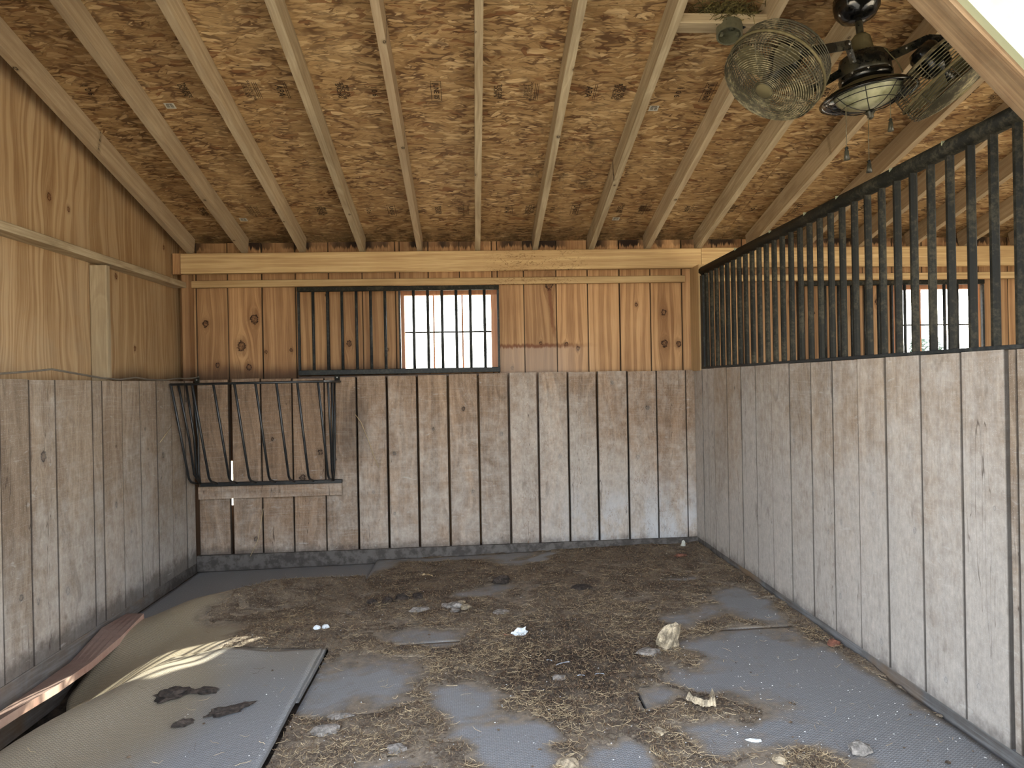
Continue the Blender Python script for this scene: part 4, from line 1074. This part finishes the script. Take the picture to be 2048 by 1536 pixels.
lump('dung_clod', M_clod, .76, 3.10, .05, .04, .018, 'flat grey cake lying at the foot of the upright tan slab', 'bedding', 2, .3)
lump('dung_clod', M_clod, -.315, 3.90, .055, .032, .016, 'flat pale grey clod left of the lumpy pile, middle of the floor', 'bedding', 3, .4)
for k, (dx, dy, s) in enumerate(((0, 0, .05), (.06, -.04, .035), (-.05, .03, .03), (.03, .06, .03), (.0, -.07, .03))):
    lump('dung_clod', M_slab if k % 2 else M_clod, -.12+dx, 3.92+dy, s, s*.8, s*.5, ('largest tan lump of the crumbled pile on the mid floor', 'lump at the right front of the crumbled pile on the mid floor', 'small lump at the left rear of the crumbled pile on the mid floor', 'small lump at the back of the crumbled pile on the mid floor', 'small lump at the front of the crumbled pile on the mid floor')[k], 'bedding', 10+k, k, group='crumbled pile')
lump('flat_stone', M_clod, .131, 3.80, .048, .036, .014, 'oval pale grey stone right of the crumbled pile', 'stone', 5, .2, rough=.12)
for k, (dx, dy, s) in enumerate(((0, 0, .05), (-.08, -.02, .04), (.09, .02, .045), (-.16, -.03, .035))):
    lump('dung_clod', M_dung, -.43+dx, 4.10+dy, s, s*.7, s*.55, ('dark grey clod in the row left of the crumbled pile, second from the right', 'dark grey clod in the row left of the crumbled pile, third from the right', 'dark grey clod in the row left of the crumbled pile, rightmost', 'dark grey clod in the row left of the crumbled pile, leftmost')[k], 'bedding', 20+k, k, group='dark clods in a row')
lump('dung_clod', M_dung, .154, 4.36, .055, .04, .035, 'round black dung ball near the rear wall', 'bedding', 30)
lump('dung_clod', M_dung, .62, 4.15, .06, .04, .02, 'dark dung heap at the right of the floor, half buried', 'bedding', 31)
for k, (x, y) in enumerate(((-.812, 3.65), (-.772, 3.67))):
    lump('white_pebble', M_white, x, y, .020, .017, .016, ('white pebble left of its twin, behind the front left mat', 'white pebble right of its twin, behind the front left mat')[k], 'pebble', 40+k, group='pair of white pebbles', rough=.15)
lump('white_fluff', M_white, .206, 3.425, .034, .022, .022, 'white crumpled fluff in the dark wet bedding', 'fluff', 42, .3, rough=.5, sub=3)
lump('red_fragment', M_brick, .15, 3.43, .028, .008, .007, 'thin red fragment touching the white fluff', 'fragment', 43, -.5)
lump('stone', M_clod, 1.225, 2.22, .040, .030, .026, 'pale grey rock in the right foreground', 'stone', 44, .3, rough=.2)
lump('flat_chip', M_white, .918, 2.33, .026, .010, .006, 'white flat chip lying in the right foreground', 'chip', 45, -.3, rough=.2)
lump('brick_piece', M_brick, 1.592, 3.09, .034, .026, .022, 'round red brick piece against the right wooden wall', 'brick', 46, .3, rough=.2)
lump('brick_piece', M_brick, 1.387, 4.76, .045, .025, .016, 'flat reddish piece near the right rear corner', 'brick', 47, .3, rough=.35)
lump('paper_scrap', M_paper, 1.50, 5.06, .018, .010, .03, 'pale scrap standing against the rear wall by the right corner', 'scrap', 48, 0, .2, rough=.3)
lump('dung_clod', M_dung, -1.225, 2.90, .065, .05, .016, 'dark crumbly dung patch on the front left mat', 'bedding', 50, .5, rough=.5, sub=3)
lump('dung_clod', M_dung, -1.10, 2.93, .045, .03, .012, 'smaller dung patch right of the first on the front left mat', 'bedding', 51, .1, rough=.5)
lump('dung_clod', M_dung, -.95, 2.74, .075, .028, .014, 'long dung patch in the centre of the front left mat', 'bedding', 52, .5, rough=.5, sub=3)
lump('dung_clod', M_dung, -1.08, 2.66, .04, .02, .014, 'dung patch on the front left mat nearest the camera', 'bedding', 53, .5, rough=.5)
lump('dung_clod', M_clod, -.55, 2.585, .050, .04, .02, 'grey clod just right of the front left mat', 'bedding', 54, .3)
lump('dung_clod', M_clod, -.52, 2.70, .05, .022, .012, 'flat dark flake behind the grey clod beside the front left mat', 'bedding', 55, .2)
for k, (x, y, s) in enumerate(((-.28, 2.42, .035), (.05, 2.22, .03), (.28, 2.25, .045), (-.1, 2.25, .03), (-.35, 2.2, .045), (.62, 2.42, .03), (.33, 2.9, .03), (-.2, 3.3, .02), (.95, 2.2, .03), (.6, 2.15, .04))):
    lump('dung_clod', (M_clod, M_dung, M_slab)[k % 3], x, y, s, s*.8, s*.4, ('grey clod in the straw between the front left mat and the long bluish patch', 'dark clod at the very bottom of the view, left of centre', 'tan clod at the near edge of the round bluish patch at the bottom', 'grey clod in the straw at the bottom, nearest the front left mat but one', 'dark clod beside the near end of the front left mat', 'tan clod in the straw between the two near bluish patches', 'small grey clod in the dark wet bedding near the feathers', 'small dark clod behind the bluish patch beside the front left mat', 'tan clod on the bare right front mat near the white chip', 'grey clod at the bottom of the view, right of centre')[k], 'bedding', 60+k, k, group='small clods in the foreground straw')
# bark piece, leaf, feathers
def leafy(name, m, pts, wd, x, y, label, cat, z=.012):
    bm = bmesh.new(); rows = []
    for i, (px, py, pz, ww) in enumerate(pts):
        rows.append([Vector((px-ww*wd, py, pz+.15*ww*wd)), Vector((px, py, pz)), Vector((px+ww*wd, py, pz+.15*ww*wd))])
    sh_ = []
    for dz_ in (0, -.0016):
        V_ = [[bm.verts.new(p+Vector((0, 0, dz_))) for p in r] for r in rows]; sh_.append(V_)
        for A, B in zip(V_, V_[1:]):
            for k in range(2): bm.faces.new((A[k], A[k+1], B[k+1], B[k]))
    o = tag(link(name, fin(bm), m, None, (x, y, top(x, y)+max(0, bh(x, y)[1])+z), rz(random.uniform(-1, 1))), label, cat); return o
leafy('dry_leaf', M_leafd, [(-.045, 0, .0, .2), (-.02, .004, .01, .9), (.0, .0, .006, 1), (.02, -.01, .012, .6), (.035, .0, .002, .1)], .02, -.305, 4.57, 'curled tan dry leaf on the bedding near the rear wall', 'leaf')
for k, (x, y, L, lb_) in enumerate(((.365, 3.03, .035, 'largest blue-grey feather on the dark bedding'), (.50, 2.9, .02, 'small feather with raised barbs at the edge of the dark bedding'), (.42, 2.88, .016, 'small feather in the dark bedding left of the one with raised barbs'), (.31, 3.07, .014, 'tiny feather left of the largest one'))):
    f_ = leafy('feather', M_feather, [(-L, 0, 0, .1), (-L*.5, 0, .003, .8), (0, 0, .004, 1), (L*.6, .0, .003, .7), (L, 0, .001, .05)], L*.28, x, y, lb_, 'feather', .012)
    f_['group'] = 'feathers on the floor'; f_.rotation_mode = 'XYZ'
# ragged bark strip right of the middle foreground
bm = bmesh.new(); rn = random.Random(8)
for s, (ax, ay, bx_, by_) in enumerate(((-.055, .03, -.015, -.03), (.02, -.028, .045, .045), (-.02, -.03, .03, -.028))):
    n = 9; rows = []
    for i in range(n):
        t = i/(n-1); px = ax+(bx_-ax)*t; py = ay+(by_-ay)*t; wv_ = .011*(.8+.5*rn.random())
        d = Vector((by_-ay, -(bx_-ax), 0)).normalized()
        rows.append((Vector((px, py, rn.uniform(0, .008)))+d*wv_, Vector((px, py, .020+rn.uniform(0, .014))), Vector((px, py, rn.uniform(0, .008)))-d*wv_))
    V_ = [[bm.verts.new(p) for p in r] for r in rows]
    for A, B in zip(V_, V_[1:]):
        for k in range(3): bm.faces.new((A[k], A[(k+1) % 3], B[(k+1) % 3], B[k]))
    bm.faces.new(V_[0]); bm.faces.new(V_[-1][::-1])
tag(link('bark_piece', fin(bm), M_slab, None, (.84, 2.60, top(.84, 2.6)+.012)), 'ragged curved piece of bark in the right middle foreground', 'bark')

# ------------------------------------------------------------ broken red board beside the left wall
bm = bmesh.new()
# stations along the board: (upper edge by the wall, lower edge)
st_ = [((-1.945, 4.06, -.095), (-1.80, 3.95, -.055)), ((-1.945, 3.80, -.10), (-1.80, 3.69, -.065)), ((-1.945, 3.5, -.105), (-1.80, 3.41, -.075)), ((-1.945, 3.2, -.108), (-1.80, 3.15, -.070)),
       ((-1.945, 2.95, -.108), (-1.80, 2.90, -.050)), ((-1.945, 2.7, -.10), (-1.80, 2.65, -.035)), ((-1.945, 2.3, -.10), (-1.80, 2.3, -.03)), ((-1.945, 1.75, -.10), (-1.80, 1.75, -.03))]
T = []
for a, b in st_:
    a = Vector(a); b = Vector(b); r = []
    b.z = max(b.z, hB(b.x, b.y)+.030 if b.y > 3.3 else -9); a.z = max(a.z, hB(a.x, a.y)+.02 if a.y > 3.3 else -9)
    for k in range(5):
        p = a.lerp(b, k/4); p.z += .002*nz(p.x, p.y, 12); r.append(p)
    T.append(r)
A = [[bm.verts.new(p) for p in r] for r in T]; B = [[bm.verts.new(p-Vector((0, 0, .034))) for p in r] for r in T]
for i in range(len(A)-1):
    for k in range(4):
        bm.faces.new((A[i][k], A[i][k+1], A[i+1][k+1], A[i+1][k])); bm.faces.new((B[i][k], B[i+1][k], B[i+1][k+1], B[i][k+1]))
    bm.faces.new((A[i][0], A[i+1][0], B[i+1][0], B[i][0])); bm.faces.new((A[i][4], B[i][4], B[i+1][4], A[i+1][4]))
for k in range(4):
    bm.faces.new((A[0][k], B[0][k], B[0][k+1], A[0][k+1])); bm.faces.new((A[-1][k], A[-1][k+1], B[-1][k+1], B[-1][k]))
me = fin(bm); me.materials.append(M_red); me.materials.append(M_redge)
for p in me.polygons:
    if p.normal.z < .3: p.material_index = 1
rb = tag(link('loose_board', me, None, None, (0, 0, 0), None, (.5, .5, .5, 1)), 'dull red loose board lying against the foot of the left wall', 'board')

# straws stuck in the joints of the wall
for k, (pts, lb_) in enumerate((([(-.84, 5.125, .985), (-.80, 5.12, .93), (-.75, 5.12, .80), (-.72, 5.125, .70), (-.68, 5.13, .60)], 'long bent straw hanging from a joint of the rear wall'),
                               ([(-1.50, 5.13, .33), (-1.52, 5.12, .2), (-1.54, 5.115, .1), (-1.59, 5.11, .0)], 'straw hanging low in a joint under the hay rack'),
                               ([(-1.955, 4.55, .86), (-1.965, 4.75, .95)], 'single straw stuck on the left wall beside the hay rack'))):
    me = tube(pts, .0022, 5); 
    at_ = me.attributes.new('tone', 'FLOAT', 'POINT'); at_.data.foreach_set('value', [.75]*len(me.vertices))
    tag(link('straw', me, M_straw), lb_, 'straw')

# ------------------------------------------------------------ bush beyond the far window
def bush(x, y, r, h, seed, label):
    rn = random.Random(seed); b = tag(empty('bush', (x, y, -.1)), label, 'bush')
    bm = bmesh.new()
    for k in range(1600):
        t = rn.random(); a = rn.uniform(0, 6.283); rr = r*math.sqrt(rn.random())*(1-.5*t); c = Vector((x+rr*math.cos(a), y+rr*math.sin(a), -.1+h*(.08+.92*t)))
        u_ = Vector((rn.uniform(-1, 1), rn.uniform(-1, 1), rn.uniform(-.4, .8))).normalized()*rn.uniform(.03, .06); v_ = u_.orthogonal().normalized()*.016
        q = [bm.verts.new(c-u_), bm.verts.new(c+v_), bm.verts.new(c+u_), bm.verts.new(c-v_)]; bm.faces.new(q)
    lf = link('foliage', fin(bm), M_bush, b); lf['kind'] = 'stuff'
    bm = bmesh.new()
    for k in range(7):
        a = k*.9; addtube(bm, [(x, y, -.12), (x+.3*r*math.cos(a), y+.3*r*math.sin(a), h*.4), (x+.7*r*math.cos(a), y+.7*r*math.sin(a), h*.85)], [.02, .014, .005], 6)
    link('stem', fin(bm), M_nail, b)
bush(7.0, 10.6, .42, 1.85, 1, 'taller leafy bush outside, seen at the left of the far window')
bush(7.6, 10.6, .40, 1.55, 2, 'lower leafy bush outside the far window, right of the taller one')
bush(7.25, 9.8, .5, 1.30, 3, 'lowest leafy bush outside the far window, nearest to it')
